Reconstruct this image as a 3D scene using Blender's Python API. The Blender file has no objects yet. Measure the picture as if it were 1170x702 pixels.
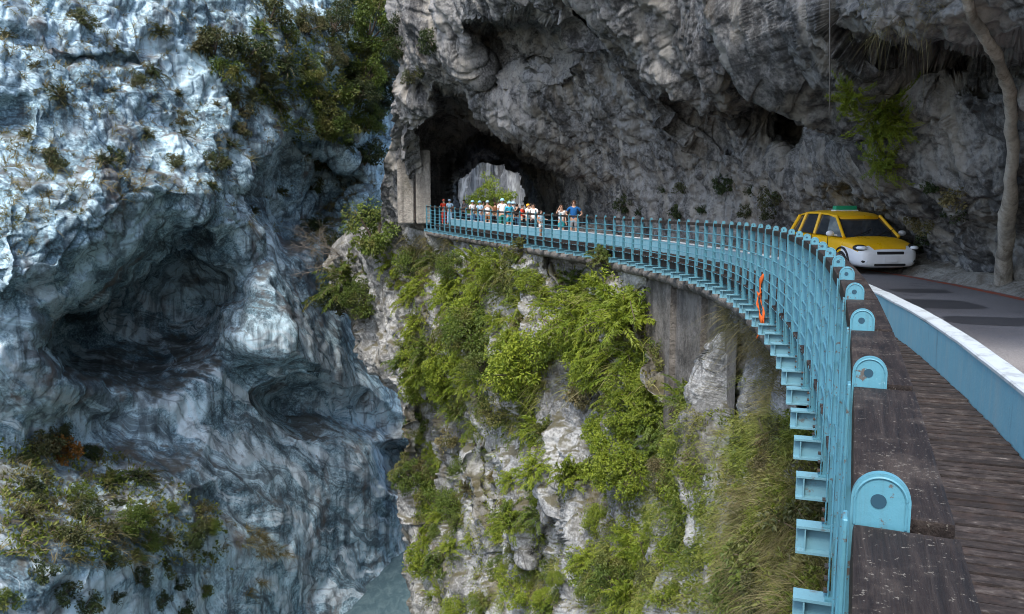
import bpy, bmesh, math, random
import numpy as np
from mathutils import Vector, Matrix
random.seed(7); rng = np.random.default_rng(7)
SC = bpy.context.scene; COL = SC.collection
R = math.radians
# ------------------------------------------------------------------ camera
F, CX, CY, CAMZ, HOR = 950.0, 585.0, 351.0, 1.6, 223.0
PITCH = math.atan((CY-HOR)/F)
cd = bpy.data.cameras.new('camera'); cam = bpy.data.objects.new('camera', cd); COL.objects.link(cam)
cam.location = (0, 0, CAMZ); cam.rotation_euler = (R(90)-PITCH, 0, 0)
cd.sensor_width = 36; cd.lens = 36*F/1170; cd.clip_start = .05; cd.clip_end = 2000
SC.camera = cam
def P(px, py, d):
    """point at depth d (metres along +Y) seen at photograph pixel px, py"""
    px, py, d = np.broadcast_arrays(np.asarray(px, float), np.asarray(py, float), np.asarray(d, float))
    u = (px-CX)/F; v = (CY-py)/F
    c, s = math.cos(PITCH), math.sin(PITCH)
    dy = c+v*s; dz = -s+v*c
    return np.stack([u/dy*d, d, CAMZ+dz/dy*d], -1)
def proj(p):
    p = np.asarray(p, float); x, y, z = p[..., 0], p[..., 1], p[..., 2]-CAMZ
    c, s = math.cos(PITCH), math.sin(PITCH)
    f = y*c-z*s; u = y*s+z*c
    return CX+F*x/f, CY-F*u/f
# ------------------------------------------------------------------ noise (numpy)
_r = np.random.default_rng(3)
PERM = _r.permutation(256).astype(np.int32)
GR = _r.normal(size=(256, 3)).astype(np.float32); GR /= np.linalg.norm(GR, axis=1)[:, None]
RV = _r.normal(size=(256, 3)).astype(np.float32); RS = _r.uniform(-1, 1, 256).astype(np.float32)
JT = _r.uniform(.08, .92, (256, 3)).astype(np.float32)
def hsh(x, y, z): return PERM[(PERM[(PERM[x & 255]+y) & 255]+z) & 255]
def perlin(p):
    p = p.astype(np.float32); i = np.floor(p).astype(np.int32); f = p-i
    u = f*f*f*(f*(f*6-15)+10); out = np.zeros(len(p), np.float32)
    for a in (0, 1):
        wx = u[:, 0] if a else 1-u[:, 0]
        for b in (0, 1):
            wy = u[:, 1] if b else 1-u[:, 1]
            for c in (0, 1):
                wz = u[:, 2] if c else 1-u[:, 2]
                g = GR[hsh(i[:, 0]+a, i[:, 1]+b, i[:, 2]+c)]
                out += wx*wy*wz*(g[:, 0]*(f[:, 0]-a)+g[:, 1]*(f[:, 1]-b)+g[:, 2]*(f[:, 2]-c))
    return out*1.5
def fbm(p, o=4, ridge=False):
    s = 0; a = 1; t = 0
    for k in range(o):
        n = perlin(p*(2.03**k)+k*17.3)
        s = s+a*((1-2*np.abs(n)) if ridge else n); t += a; a *= .5
    return s/t
def warp(p, amt, sc):
    return p+amt*np.stack([fbm(p/sc+o, 2) for o in (0., 31.7, 77.1)], -1)
def facet(p, k=.35):
    """broken-rock facets: continuous tilted planes meeting in sharp creases, and joints (0 at a cell border)"""
    p = p.astype(np.float32); i = np.floor(p).astype(np.int32)
    b1 = np.full(len(p), 9e9, np.float32); b2 = b1.copy(); A = -b1; B = b1.copy()
    for a in (-1, 0, 1):
        for b in (-1, 0, 1):
            for c in (-1, 0, 1):
                h = hsh(i[:, 0]+a, i[:, 1]+b, i[:, 2]+c)
                dx = p[:, 0]-(i[:, 0]+a+JT[h, 0]); dy = p[:, 1]-(i[:, 1]+b+JT[h, 1]); dz = p[:, 2]-(i[:, 2]+c+JT[h, 2])
                d = dx*dx+dy*dy+dz*dz; pl = RS[h]*.45+(RV[h, 0]*dx+RV[h, 1]*dy+RV[h, 2]*dz)*.55
                A = np.maximum(A, pl-.9*d); B = np.minimum(B, pl+.9*d)
                m = d < b1
                b2 = np.where(m, b1, np.minimum(b2, d)); b1 = np.where(m, d, b1)
    e = np.sqrt(b2)-np.sqrt(b1)
    return A*.45+B*.55, sstep(e/.16)
def sstep(x): x = np.clip(x, 0, 1); return x*x*(3-2*x)
# ------------------------------------------------------------------ objects
def mesh_np(name, v, faces, smooth=True):
    """v (n,3); faces (m,4) or (m,3) int arrays or list of such"""
    me = bpy.data.meshes.new(name)
    if not isinstance(faces, list): faces = [faces]
    faces = [np.asarray(f, np.int32) for f in faces if len(f)]
    loops = np.concatenate([f.ravel() for f in faces]); tot = np.concatenate([np.full(len(f), f.shape[1], np.int32) for f in faces])
    me.vertices.add(len(v)); me.vertices.foreach_set('co', np.asarray(v, np.float32).ravel())
    me.loops.add(len(loops)); me.loops.foreach_set('vertex_index', loops)
    me.polygons.add(len(tot)); me.polygons.foreach_set('loop_start', np.concatenate([[0], np.cumsum(tot)[:-1]]).astype(np.int32))
    try: me.polygons.foreach_set('loop_total', tot)
    except Exception: pass
    me.update(calc_edges=True); me.validate()
    me.polygons.foreach_set('use_smooth', np.full(len(me.polygons), smooth))
    return me
def link(name, me, mat=None, parent=None, **props):
    o = bpy.data.objects.new(name, me); COL.objects.link(o)
    if mat is not None and me is not None and not len(me.materials): me.materials.append(mat)
    if parent is not None: o.parent = parent
    for k, x in props.items(): o[k] = x
    return o
def thing(name, label, cat, loc=(0, 0, 0), rz=0, group=None):
    o = bpy.data.objects.new(name, None); COL.objects.link(o); o.empty_display_size = .2
    o.location = loc; o.rotation_euler = (0, 0, rz); o['label'] = label; o['category'] = cat
    if group: o['group'] = group
    return o
def copy_tree(o, parent=None):
    c = o.copy(); COL.objects.link(c)
    if parent is not None: c.parent = parent
    for ch in list(o.children): copy_tree(ch, c)
    return c
class MB:
    """collects shapes into one mesh"""
    def __init__(s): s.bm = bmesh.new()
    def _fin(s, r, M, bev=0, seg=2):
        vs = [g for g in r if isinstance(g, bmesh.types.BMVert)]
        if M is not None: bmesh.ops.transform(s.bm, matrix=M, verts=vs)
        if bev:
            es = list({e for v in vs for e in v.link_edges})
            bmesh.ops.bevel(s.bm, geom=es, offset=bev, segments=seg, affect='EDGES', profile=.7)
    def box(s, c, d, M=None, bev=0, seg=2, rz=0):
        r = bmesh.ops.create_cube(s.bm, size=1)['verts']
        T = Matrix.Translation(c) @ Matrix.Rotation(rz, 4, 'Z') @ Matrix.Diagonal((*d, 1))
        s._fin(r, (M @ T) if M else T, bev, seg); return s
    def cyl(s, a, b, r1, r2=None, n=16, caps=True):
        a, b = Vector(a), Vector(b); r2 = r1 if r2 is None else r2
        q = (b-a).to_track_quat('Z', 'Y').to_matrix().to_4x4()
        r = bmesh.ops.create_cone(s.bm, cap_ends=caps, segments=n, radius1=r1, radius2=r2, depth=(b-a).length)['verts']
        s._fin(r, Matrix.Translation((a+b)/2) @ q); return s
    def sph(s, c, d, n=16, M=None):
        r = bmesh.ops.create_uvsphere(s.bm, u_segments=n, v_segments=max(6, n//2), radius=1)['verts']
        T = Matrix.Translation(c) @ Matrix.Diagonal((*d, 1))
        s._fin(r, (M @ T) if M else T); return s
    def tube(s, pts, rad, n=8):
        pts = [Vector(p) for p in pts]; rings = []
        for i, p in enumerate(pts):
            t = (pts[min(i+1, len(pts)-1)]-pts[max(i-1, 0)]).normalized()
            a = t.cross(Vector((0, 0, 1)));
            if a.length < .05: a = t.cross(Vector((1, 0, 0)))
            a.normalize(); b = t.cross(a)
            rr = rad[i] if hasattr(rad, '__len__') else rad
            rings.append([s.bm.verts.new(p+(a*math.cos(2*math.pi*k/n)+b*math.sin(2*math.pi*k/n))*rr) for k in range(n)])
        for i in range(len(rings)-1):
            for k in range(n): s.bm.faces.new((rings[i][k], rings[i][(k+1) % n], rings[i+1][(k+1) % n], rings[i+1][k]))
        s.bm.faces.new(rings[0]); s.bm.faces.new(rings[-1][::-1]); return s
    def prism(s, outline, h, M=None, bev=0):
        """outline in XY extruded along +Z by h"""
        a = [s.bm.verts.new((x, y, 0)) for x, y in outline]; b = [s.bm.verts.new((x, y, h)) for x, y in outline]
        n = len(a); s.bm.faces.new(a[::-1]); s.bm.faces.new(b)
        for i in range(n): s.bm.faces.new((a[i], a[(i+1) % n], b[(i+1) % n], b[i]))
        s._fin(a+b, M, bev); return s
    def mesh(s, name, smooth=False):
        bmesh.ops.recalc_face_normals(s.bm, faces=s.bm.faces)
        me = bpy.data.meshes.new(name); s.bm.to_mesh(me); s.bm.free()
        me.polygons.foreach_set('use_smooth', np.full(len(me.polygons), bool(smooth)))
        if smooth and smooth is not True: me.set_sharp_from_angle(angle=R(smooth))
        return me
    def obj(s, name, mat, parent=None, smooth=False, **props):
        return link(name, s.mesh(name, smooth), mat, parent, **props)
# ------------------------------------------------------------------ materials
class NT:
    def __init__(s, name):
        s.m = bpy.data.materials.new(name); s.m.use_nodes = True; s.t = s.m.node_tree; s.t.nodes.clear()
        s.out = s.t.nodes.new('ShaderNodeOutputMaterial')
        s.geo = s.t.nodes.new('ShaderNodeNewGeometry'); s.tc = s.t.nodes.new('ShaderNodeTexCoord'); s.oi = s.t.nodes.new('ShaderNodeObjectInfo')
    def n(s, kind, ins=None, **kw):
        x = s.t.nodes.new('ShaderNode'+kind)
        for k, v in kw.items(): setattr(x, k, v)
        for k, v in (ins or {}).items(): s.set(x.inputs[k], v)
        return x
    def set(s, sock, v):
        if hasattr(v, 'is_output'): s.t.links.new(v, sock)
        else:
            if isinstance(v, tuple) and len(v) == 3 and sock.type == 'RGBA': v = (*v, 1)
            sock.default_value = v
    def pos(s, scale=(1, 1, 1), rot=(0, 0, 0), obj=False):
        return s.n('Mapping', {'Vector': s.tc.outputs['Object'] if obj else s.geo.outputs['Position'], 'Scale': scale, 'Rotation': rot}).outputs[0]
    def noise(s, vec, scale, detail=4, rough=.55, dist=0):
        return s.n('TexNoise', {'Vector': vec, 'Scale': scale, 'Detail': detail, 'Roughness': rough, 'Distortion': dist}).outputs[0]
    def ramp(s, fac, stops, interp='LINEAR'):
        r = s.n('ValToRGB', {'Fac': fac}); r.color_ramp.interpolation = interp; e = r.color_ramp.elements
        while len(e) < len(stops): e.new(.5)
        for x, (p, c) in zip(e, stops): x.position = p; x.color = (c, c, c, 1) if not isinstance(c, tuple) else (*c, 1)
        return r.outputs[0]
    def mix(s, f, a, b, mode='MIX'):
        x = s.n('Mix', data_type='RGBA', blend_type=mode); s.set(x.inputs[0], f); s.set(x.inputs[6], a); s.set(x.inputs[7], b); return x.outputs[2]
    def math(s, op, a, b=0.):
        x = s.n('Math', operation=op); s.set(x.inputs[0], a); s.set(x.inputs[1], b); return x.outputs[0]
    def bump(s, h, st, dist=.05): return s.n('Bump', {'Height': h, 'Strength': st, 'Distance': dist}).outputs[0]
    def bsdf(s, col, rough=.8, nor=None, spec=.4, metal=0., **kw):
        b = s.n('BsdfPrincipled', {'Base Color': col, 'Roughness': rough, 'Specular IOR Level': spec, 'Metallic': metal})
        for k, v in kw.items(): s.set(b.inputs[k.replace('_', ' ')], v)
        if nor is not None: s.t.links.new(nor, b.inputs['Normal'])
        s.t.links.new(b.outputs[0], s.out.inputs[0]); return s.m
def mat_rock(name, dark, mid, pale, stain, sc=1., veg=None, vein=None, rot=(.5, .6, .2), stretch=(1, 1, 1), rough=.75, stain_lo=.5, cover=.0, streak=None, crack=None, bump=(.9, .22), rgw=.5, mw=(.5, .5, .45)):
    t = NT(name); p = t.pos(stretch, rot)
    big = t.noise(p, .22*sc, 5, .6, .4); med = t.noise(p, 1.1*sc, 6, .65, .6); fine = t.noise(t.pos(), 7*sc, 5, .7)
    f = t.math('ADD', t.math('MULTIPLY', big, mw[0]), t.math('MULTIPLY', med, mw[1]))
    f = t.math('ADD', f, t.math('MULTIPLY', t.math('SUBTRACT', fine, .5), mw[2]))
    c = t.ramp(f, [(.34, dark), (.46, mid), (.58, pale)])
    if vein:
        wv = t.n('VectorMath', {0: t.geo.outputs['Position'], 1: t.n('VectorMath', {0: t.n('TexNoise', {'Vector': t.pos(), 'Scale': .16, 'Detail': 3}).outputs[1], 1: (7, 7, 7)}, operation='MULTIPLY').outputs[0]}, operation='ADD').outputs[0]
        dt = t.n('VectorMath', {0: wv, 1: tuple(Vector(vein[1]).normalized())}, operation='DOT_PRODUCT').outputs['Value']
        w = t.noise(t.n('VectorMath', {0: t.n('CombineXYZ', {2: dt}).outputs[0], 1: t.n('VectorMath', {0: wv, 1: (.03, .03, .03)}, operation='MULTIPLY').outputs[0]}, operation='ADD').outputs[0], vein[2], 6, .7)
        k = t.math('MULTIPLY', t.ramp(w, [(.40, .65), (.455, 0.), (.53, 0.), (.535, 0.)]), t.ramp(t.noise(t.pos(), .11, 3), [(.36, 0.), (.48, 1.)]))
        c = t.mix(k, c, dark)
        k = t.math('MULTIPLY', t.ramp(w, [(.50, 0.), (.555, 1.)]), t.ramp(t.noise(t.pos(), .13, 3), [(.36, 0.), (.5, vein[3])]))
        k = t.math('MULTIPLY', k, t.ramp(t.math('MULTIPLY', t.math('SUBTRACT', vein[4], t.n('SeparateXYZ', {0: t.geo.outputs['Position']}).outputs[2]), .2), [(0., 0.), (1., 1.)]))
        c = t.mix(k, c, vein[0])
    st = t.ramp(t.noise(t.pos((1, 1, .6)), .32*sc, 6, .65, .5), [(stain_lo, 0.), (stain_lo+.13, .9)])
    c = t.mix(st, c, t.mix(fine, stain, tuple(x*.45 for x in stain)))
    if crack:   # thin dark lines drawn as joints in the rock
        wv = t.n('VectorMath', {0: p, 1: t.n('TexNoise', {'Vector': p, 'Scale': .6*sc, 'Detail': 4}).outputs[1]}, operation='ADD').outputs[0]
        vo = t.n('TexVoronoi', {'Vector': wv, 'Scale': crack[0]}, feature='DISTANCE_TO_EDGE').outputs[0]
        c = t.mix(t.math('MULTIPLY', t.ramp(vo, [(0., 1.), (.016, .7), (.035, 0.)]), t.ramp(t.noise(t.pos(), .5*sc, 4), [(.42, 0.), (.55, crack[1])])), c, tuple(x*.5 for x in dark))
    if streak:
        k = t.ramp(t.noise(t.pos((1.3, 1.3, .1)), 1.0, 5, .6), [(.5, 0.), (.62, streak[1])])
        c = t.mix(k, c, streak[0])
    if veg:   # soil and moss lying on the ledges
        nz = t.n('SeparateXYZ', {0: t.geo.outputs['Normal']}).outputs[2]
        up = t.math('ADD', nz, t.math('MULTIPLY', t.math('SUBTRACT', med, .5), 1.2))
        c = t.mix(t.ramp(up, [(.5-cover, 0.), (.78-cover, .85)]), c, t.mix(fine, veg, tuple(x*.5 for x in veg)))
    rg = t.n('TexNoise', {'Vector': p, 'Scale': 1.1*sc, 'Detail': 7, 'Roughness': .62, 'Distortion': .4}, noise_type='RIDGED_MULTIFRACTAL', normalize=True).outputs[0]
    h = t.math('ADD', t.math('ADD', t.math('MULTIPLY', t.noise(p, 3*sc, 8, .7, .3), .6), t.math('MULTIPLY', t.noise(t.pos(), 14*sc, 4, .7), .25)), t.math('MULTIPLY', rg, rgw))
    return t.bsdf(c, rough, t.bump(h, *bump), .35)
def mat_leaf(name, a, b, dry=None, trans=.35):
    t = NT(name)
    at = t.n('Attribute', attribute_name='tint').outputs[2]
    c = t.mix(at, a, b)
    c = t.mix(t.math('MULTIPLY', t.oi.outputs['Random'], .45), c, tuple(x*.55 for x in a))
    if dry: c = t.mix(t.ramp(t.noise(t.pos(), .55, 3), [(.5, 0.), (.66, .85)]), c, dry)
    b1 = t.n('BsdfPrincipled', {'Base Color': c, 'Roughness': .5, 'Specular IOR Level': .35}); b2 = t.n('BsdfTranslucent', {'Color': c})
    m = t.n('MixShader', {0: trans, 1: b1.outputs[0], 2: b2.outputs[0]}); t.t.links.new(m.outputs[0], t.out.inputs[0]); return t.m
def mat_paint(name, col, worn=None, rough=.45, lo=.6, sc=6., spec=.4, amt=.8, bump=.15):
    t = NT(name); n1 = t.noise(t.pos(), sc, 6, .65); n2 = t.noise(t.pos(), sc*7, 4, .7)
    c = t.mix(t.math('MULTIPLY', n1, .5), col, tuple(x*.72 for x in col))
    if worn: c = t.mix(t.ramp(t.math('ADD', t.math('MULTIPLY', n1, .7), t.math('MULTIPLY', n2, .3)), [(lo, 0.), (lo+.07, amt)]), c, worn)
    return t.bsdf(c, t.ramp(n1, [(.3, rough), (.7, min(1., rough+.25))]), t.bump(n2, bump, .01), spec)
def mat_flat(name, col, rough=.6, spec=.4, metal=0.):
    t = NT(name); n1 = t.noise(t.pos(obj=True), 9, 4, .6)
    c = t.mix(n1, tuple(min(1, x*1.12) for x in col), tuple(x*.82 for x in col)); return t.bsdf(c, rough, None, spec, metal)
# ------------------------------------------------------------------ the path of the railing (plan) and its dips
_Y = np.array([-14, -6, 0, 1.1, 1.97, 3.05, 3.83, 4.7, 5.6, 6.6, 7.44, 8.39, 10.4, 12.4, 17, 18.75, 20.65, 22.5, 27.2, 29.4, 33.9, 38, 45, 52.8, 58, 64, 72, 85, 110])
_X = np.array([-5.6, -2.42, .055, .487, .905, 1.325, 1.62, 1.92, 2.22, 2.53, 2.78, 3.05, 3.56, 3.98, 4.70, 4.83, 4.88, 4.85, 4.3, 3.85, 2.55, 1.0, -2.0, -5.4, -7.1, -7.9, -7.4, -5.8, -4])
yy = np.linspace(-14, 110, 1241); xx = np.interp(yy, _Y, _X)
def gsm(a, w):
    k = np.exp(-.5*(np.arange(-3*w, 3*w+1)/w)**2); k /= k.sum()
    return np.convolve(np.pad(a, 3*w, mode='reflect', reflect_type='odd'), k, 'valid')
xx = gsm(gsm(xx, 13), 9)
zz = gsm(-np.interp(yy, [-14, 8, 12.4, 17, 22.5, 29.4, 38, 45, 52.8, 70, 110], [0, 0, .06, .15, .28, .36, .38, .32, .22, .2, .2]), 30)
ss = np.concatenate([[0], np.cumsum(np.hypot(np.diff(xx), np.diff(yy)))]); ss -= np.interp(0, yy, ss)
def S_at(y): return float(np.interp(y, yy, ss))
def path(s, off=0., z=0.):
    s, off, z = np.broadcast_arrays(np.asarray(s, float), np.asarray(off, float), np.asarray(z, float))
    x = np.interp(s, ss, xx); y = np.interp(s, ss, yy); zc = np.interp(s, ss, zz)
    e = .6; tx = np.interp(s+e, ss, xx)-np.interp(s-e, ss, xx); ty = np.interp(s+e, ss, yy)-np.interp(s-e, ss, yy)
    l = np.hypot(tx, ty); tx, ty = tx/l, ty/l
    return np.stack([x+ty*off, y-tx*off, zc+z], -1)
def heading(s):
    a = path(s-.4); b = path(s+.4); return math.atan2(b[1]-a[1], b[0]-a[0])      # angle of travel from +X
def frame(s, off=0, z=0):
    """local X = along the path, Y = to the left (river side), Z up"""
    p = path(s, off, z); return Matrix.Translation(p) @ Matrix.Rotation(heading(s), 4, 'Z')
def sweep(profile, s0, s1, step, closed=True, jitter=None):
    """profile [(off, z)] swept along the path -> verts, faces"""
    n = max(2, int(round((s1-s0)/step))+1); sv = np.linspace(s0, s1, n); k = len(profile)
    v = np.stack([path(sv, o, z) for o, z in profile], 1).reshape(-1, 3)
    f = []
    for j in range(k if closed else k-1):
        a = np.arange(n-1)*k+j; b = np.arange(n-1)*k+(j+1) % k
        f.append(np.stack([a, b, b+k, a+k], 1))
    return v, np.concatenate(f)
# ------------------------------------------------------------------ rock sheets: sculpted depth + broken-rock relief
def tps(ctrl, px, py):
    c = np.array(ctrl, float); xy = c[:, :2]/100.; d = np.log(c[:, 2])
    def U(r2): return r2*np.log(r2+1e-9)
    A = U(((xy[:, None]-xy[None])**2).sum(-1))+np.eye(len(c))*.05; n = len(c)
    Q = np.c_[np.ones(n), xy]; M = np.block([[A, Q], [Q.T, np.zeros((3, 3))]])
    w = np.linalg.solve(M, np.r_[d, 0, 0, 0])
    out = np.empty(px.shape); fx, fy, fo = px.ravel()/100., py.ravel()/100., out.ravel()
    for i in range(0, len(fx), 60000):
        a, b = fx[i:i+60000], fy[i:i+60000]
        fo[i:i+60000] = U((a[:, None]-xy[:, 0])**2+(b[:, None]-xy[:, 1])**2) @ w[:n]+w[n]+w[n+1]*a+w[n+2]*b
    return np.exp(fo.reshape(px.shape))
def poly_sd(poly, px, py):
    """signed distance (positive inside), in pixels"""
    q = np.array(poly, float); d = np.full(px.shape, 1e9); ins = np.zeros(px.shape, bool)
    for i in range(len(q)):
        a, b = q[i], q[(i+1) % len(q)]; ab = b-a
        t = np.clip(((px-a[0])*ab[0]+(py-a[1])*ab[1])/(ab @ ab), 0, 1)
        d = np.minimum(d, np.hypot(px-a[0]-t*ab[0], py-a[1]-t*ab[1]))
        c = (a[1] > py) != (b[1] > py)
        ins ^= c & (px < (b[0]-a[0])*(py-a[1])/(b[1]-a[1]+1e-12)+a[0])
    return np.where(ins, d, -d)
def hollow(poly, amt, wt, wb, px, py, wig=5., dr=None):
    """a hollow with a sharp upper lip and a floor that runs out gently"""
    y0 = min(p[1] for p in poly); y1 = max(p[1] for p in poly)
    q = np.stack([px/38., py/38., px*0+3.3], -1).reshape(-1, 3)
    n1 = fbm(q, 4).reshape(px.shape)*wig*2.4; n2 = fbm(q+40, 4).reshape(px.shape)*wig*2.4
    sd = poly_sd(poly, px+n1, py+n2); t = np.clip((py-y0)/(y1-y0), 0, 1)
    if dr: t = np.clip(((px-dr[0])*(dr[2]-dr[0])+(py-dr[1])*(dr[3]-dr[1]))/((dr[2]-dr[0])**2+(dr[3]-dr[1])**2), 0, 1)
    return amt*sstep(sd/(wt+(wb-wt)*t**1.3))
def normals(v):
    du = np.gradient(v, axis=1); dv = np.gradient(v, axis=0); n = np.cross(dv, du)
    n /= np.linalg.norm(n, axis=-1, keepdims=True)+1e-9; return n
def rotm(a, b, c):
    return np.array(Matrix.Rotation(a, 3, 'X') @ Matrix.Rotation(b, 3, 'Y') @ Matrix.Rotation(c, 3, 'Z'))
def smooth2(a, w):
    for ax in (0, 1): a = np.apply_along_axis(lambda r: np.convolve(np.pad(r, w, mode='edge'), np.ones(2*w+1)/(2*w+1), 'valid'), ax, a)
    return a
def toward_camera(n, v):
    f = np.sign(((np.array([0, 0, CAMZ])-v)*n).sum(-1, keepdims=True)); f[f == 0] = 1; return n*f
def grid_faces(nr, nc, mask=None):
    i = np.arange(nr*nc).reshape(nr, nc)
    f = np.stack([i[:-1, :-1], i[1:, :-1], i[1:, 1:], i[:-1, 1:]], -1)
    return f.reshape(-1, 4) if mask is None else f[mask]
class Sheet: pass
def make_sheet(v, px, py, disp):
    nsm = np.stack([smooth2(v[..., k], 3) for k in range(3)], -1)
    n = toward_camera(normals(nsm), v)
    s = Sheet(); s.v = v+n*disp(v.reshape(-1, 3)).reshape(v.shape[:2])[..., None]
    s.n = toward_camera(normals(np.stack([smooth2(s.v[..., k], 3) for k in range(3)], -1)), s.v); s.px, s.py = px, py
    pr = proj(s.v); s.qx, s.qy = pr
    return s
def sample(s, x, y):
    i = np.argmin((s.qx-x)**2+(s.qy-y)**2+6.*s.v[..., 1]); a, b = np.unravel_index(i, s.px.shape)
    return Vector(s.v[a, b]), Vector(s.n[a, b])
# ---- left wall of the gorge
RL = rotm(.35, -.55, .4); RL2 = rotm(-.2, .75, .1)
NB = np.array([.27, .58, .77]); NB /= np.linalg.norm(NB)
def disp_left(p):
    q = warp(p, 1.3, 7.); a = (q @ RL.T)*np.array([.4, 1, 1.4])
    up = sstep((p[:, 2]+7+2.5*fbm(p/10.+5, 2))/8.)
    h = .8*fbm(p/12., 2)
    f, c = facet(a/8.); h = h+(1.2+.5*up)*f-.2*(1-c)
    k = (.12+.88*up)*(.35+.65*sstep(fbm(p/14.+3, 2)*2.2+.6)); a2 = (q @ RL.T)*np.array([.75, 1, 1.25])
    f, c = facet(a2/3.+9); h = h+(.12+.85*k)*f-(.04+.22*k)*(1-c)
    b = (warp(p, .5, 2.5) @ RL2.T)*np.array([.6, 1, 1.4])
    f, c = facet(b/1.2+4); h = h+(.05+.42*k)*f-(.02+.11*k)*(1-c)
    f, c = facet(b/.5+2); h = h+(.02+.12*k)*f
    w = warp(p, 3., 6.); d = w @ NB      # water-polished bands of the lower wall
    h = h+(1-up)*.32*fbm(np.stack([d*.75, w[:, 0]*.05, w[:, 2]*.05], 1), 4)
    h = h+.07*fbm((q @ RL.T)*np.array([.08, .5, 1.3]), 3, True)+.03*fbm(p/.5, 3)
    return h
gx = np.linspace(-260, 520, 620); gy = np.linspace(-330, 800, 780)
px, py = np.meshgrid(gx, gy)
LC = [(-250,-320,58),(0,-320,66),(250,-320,84),(500,-320,110),(-250,0,44),(0,0,49),(120,40,54),(250,40,64),(350,40,72),(440,20,84),(520,20,92),
 (-250,300,38),(0,150,44),(0,300,41),(60,280,43),(100,220,45),(170,190,50),(240,215,55),(200,110,57),(300,120,66),(350,90,70),(430,130,82),(520,200,92),(430,220,82),
 (0,420,40),(40,470,43),(100,495,48.5),(180,515,51),(210,470,53),(260,520,55),(330,330,64),(300,300,62),(350,385,62),(370,430,63),(400,350,78),(430,400,81),(520,400,92),(290,430,60),
 (330,500,62),(400,520,66),(440,560,70),(520,560,82),(470,620,75),(455,640,72.5),(430,660,69),(390,700,62.5),(330,640,58),(260,600,51),(180,560,46),(100,560,43),(0,520,42),(0,560,38),(-250,540,34),
 (0,620,34),(100,625,37.5),(200,650,45),(280,690,53),(340,690,60),(0,700,32),(120,700,38),(220,720,46),(300,800,54),(0,800,29),(-250,800,24),(420,800,58),(520,720,66),(520,800,58)]
D = tps(LC, px, py)
for poly, amt, wt, wb, *dr in [
 ([(38,352),(75,335),(112,312),(150,275),(178,243),(205,238),(240,238),(258,262),(290,290),(318,330),(300,392),(250,440),(190,470),(120,455),(60,440),(30,400)], 15, 14, 170, (55, 270, 300, 430)),
 ([(222,345),(262,312),(312,292),(350,335),(372,392),(408,428),(352,440),(300,442),(262,425),(232,395)], -3.5, 30, 40),
 ([(-30,170),(60,175),(130,150),(200,190),(250,228),(180,240),(140,275),(100,312),(45,345),(-30,350)], -2.2, 40, 20),
 ([(294,452),(341,438),(385,440),(425,446),(470,478),(500,520),(470,540),(400,520),(350,505),(310,490)], 6.5, 8, 120),
 ([(424,508),(468,500),(474,570),(440,562)], 6, 8, 20),
 ([(258,222),(300,182),(330,152),(380,165),(425,205),(405,255),(355,305),(315,305),(280,265)], 9, 9, 70),
 ([(-20,108),(25,102),(48,112),(40,150),(10,168),(-20,160)], 1.2, 20, 40),
 ([(150,120),(215,128),(250,160),(230,185),(180,165)], 1.4, 16, 40),
 ([(60,62),(150,58),(170,70),(110,84),(60,74)], 1.6, 8, 14),
 ([(200,560),(260,548),(300,575),(330,640),(280,640),(240,600)], 1.5, 20, 50)]:
    D = D+hollow(poly, amt, wt, wb, px, py, 4., dr[0] if dr else None)
D = D+1.5*np.maximum(0, fbm(np.stack([px/60, py/90, px*0], -1).reshape(-1, 3), 3).reshape(px.shape))
LEFT = make_sheet(P(px, py, D), px, py, disp_left)
m_left = mat_rock('blue grey marble', (.035, .046, .056), (.155, .255, .31), (.50, .67, .75), (.17, .135, .115), 1., veg=(.10, .09, .07), vein=((.62, .72, .77), (.27, .58, .77), .75, .85, 0.), stain_lo=.545, cover=-.22, streak=((.03, .037, .045), .6), rot=(.35, -.55, .4), stretch=(.45, 1, 1.4), bump=(.8, .13), rgw=.25, mw=(.70, .32, .5), crack=(.30, .5))
link('gorge_cliff', mesh_np('gorge_cliff', LEFT.v.reshape(-1, 3), grid_faces(*px.shape)), m_left, kind='structure', label='blue grey marble gorge wall across the river with deep overhanging hollow')
# ---- the overhanging cliff above the road
def disp_right(p):
    q = warp(p, 1., 4.); a = (q @ rotm(.2, .5, -.3).T)*np.array([1., 1.2, .45])
    near = .35+.65*sstep((p[:, 1]-9)/18.); mid = .6+.4*sstep((p[:, 1]-9)/18.)
    foot = .22+.78*sstep((p[:, 2]-.3)/4.5)
    h = .7*fbm(p/7., 3)*near*foot; f, c = facet(a/5.2); h = h+(2.7*f-.2*(1-c))*near*foot
    f, c = facet(a/1.6+5); h = h+(.62*f-.16*(1-c))*mid*(.4+.6*foot)
    b = warp(p, .5, 1.6)*np.array([1.2, 1.2, .6])
    f, c = facet(b/.66+3); h = h+(.26*f-.07*(1-c))*mid
    f, c = facet(b/.3+8); h = h+.12*f*mid
    f, c = facet(warp(p, .2, .7)/.16+3); h = h+.09*f
    h = h+.20*fbm(q*np.array([.6, .6, .16]), 4, True)+.05*fbm(p/.3, 3)
    return h
gx = np.concatenate([np.linspace(436, 1190, 720), np.linspace(1194, 1420, 60)]); gy = np.concatenate([np.linspace(-420, -12, 70), np.linspace(-10, 345, 360)])
px, py = np.meshgrid(gx, gy)
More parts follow.
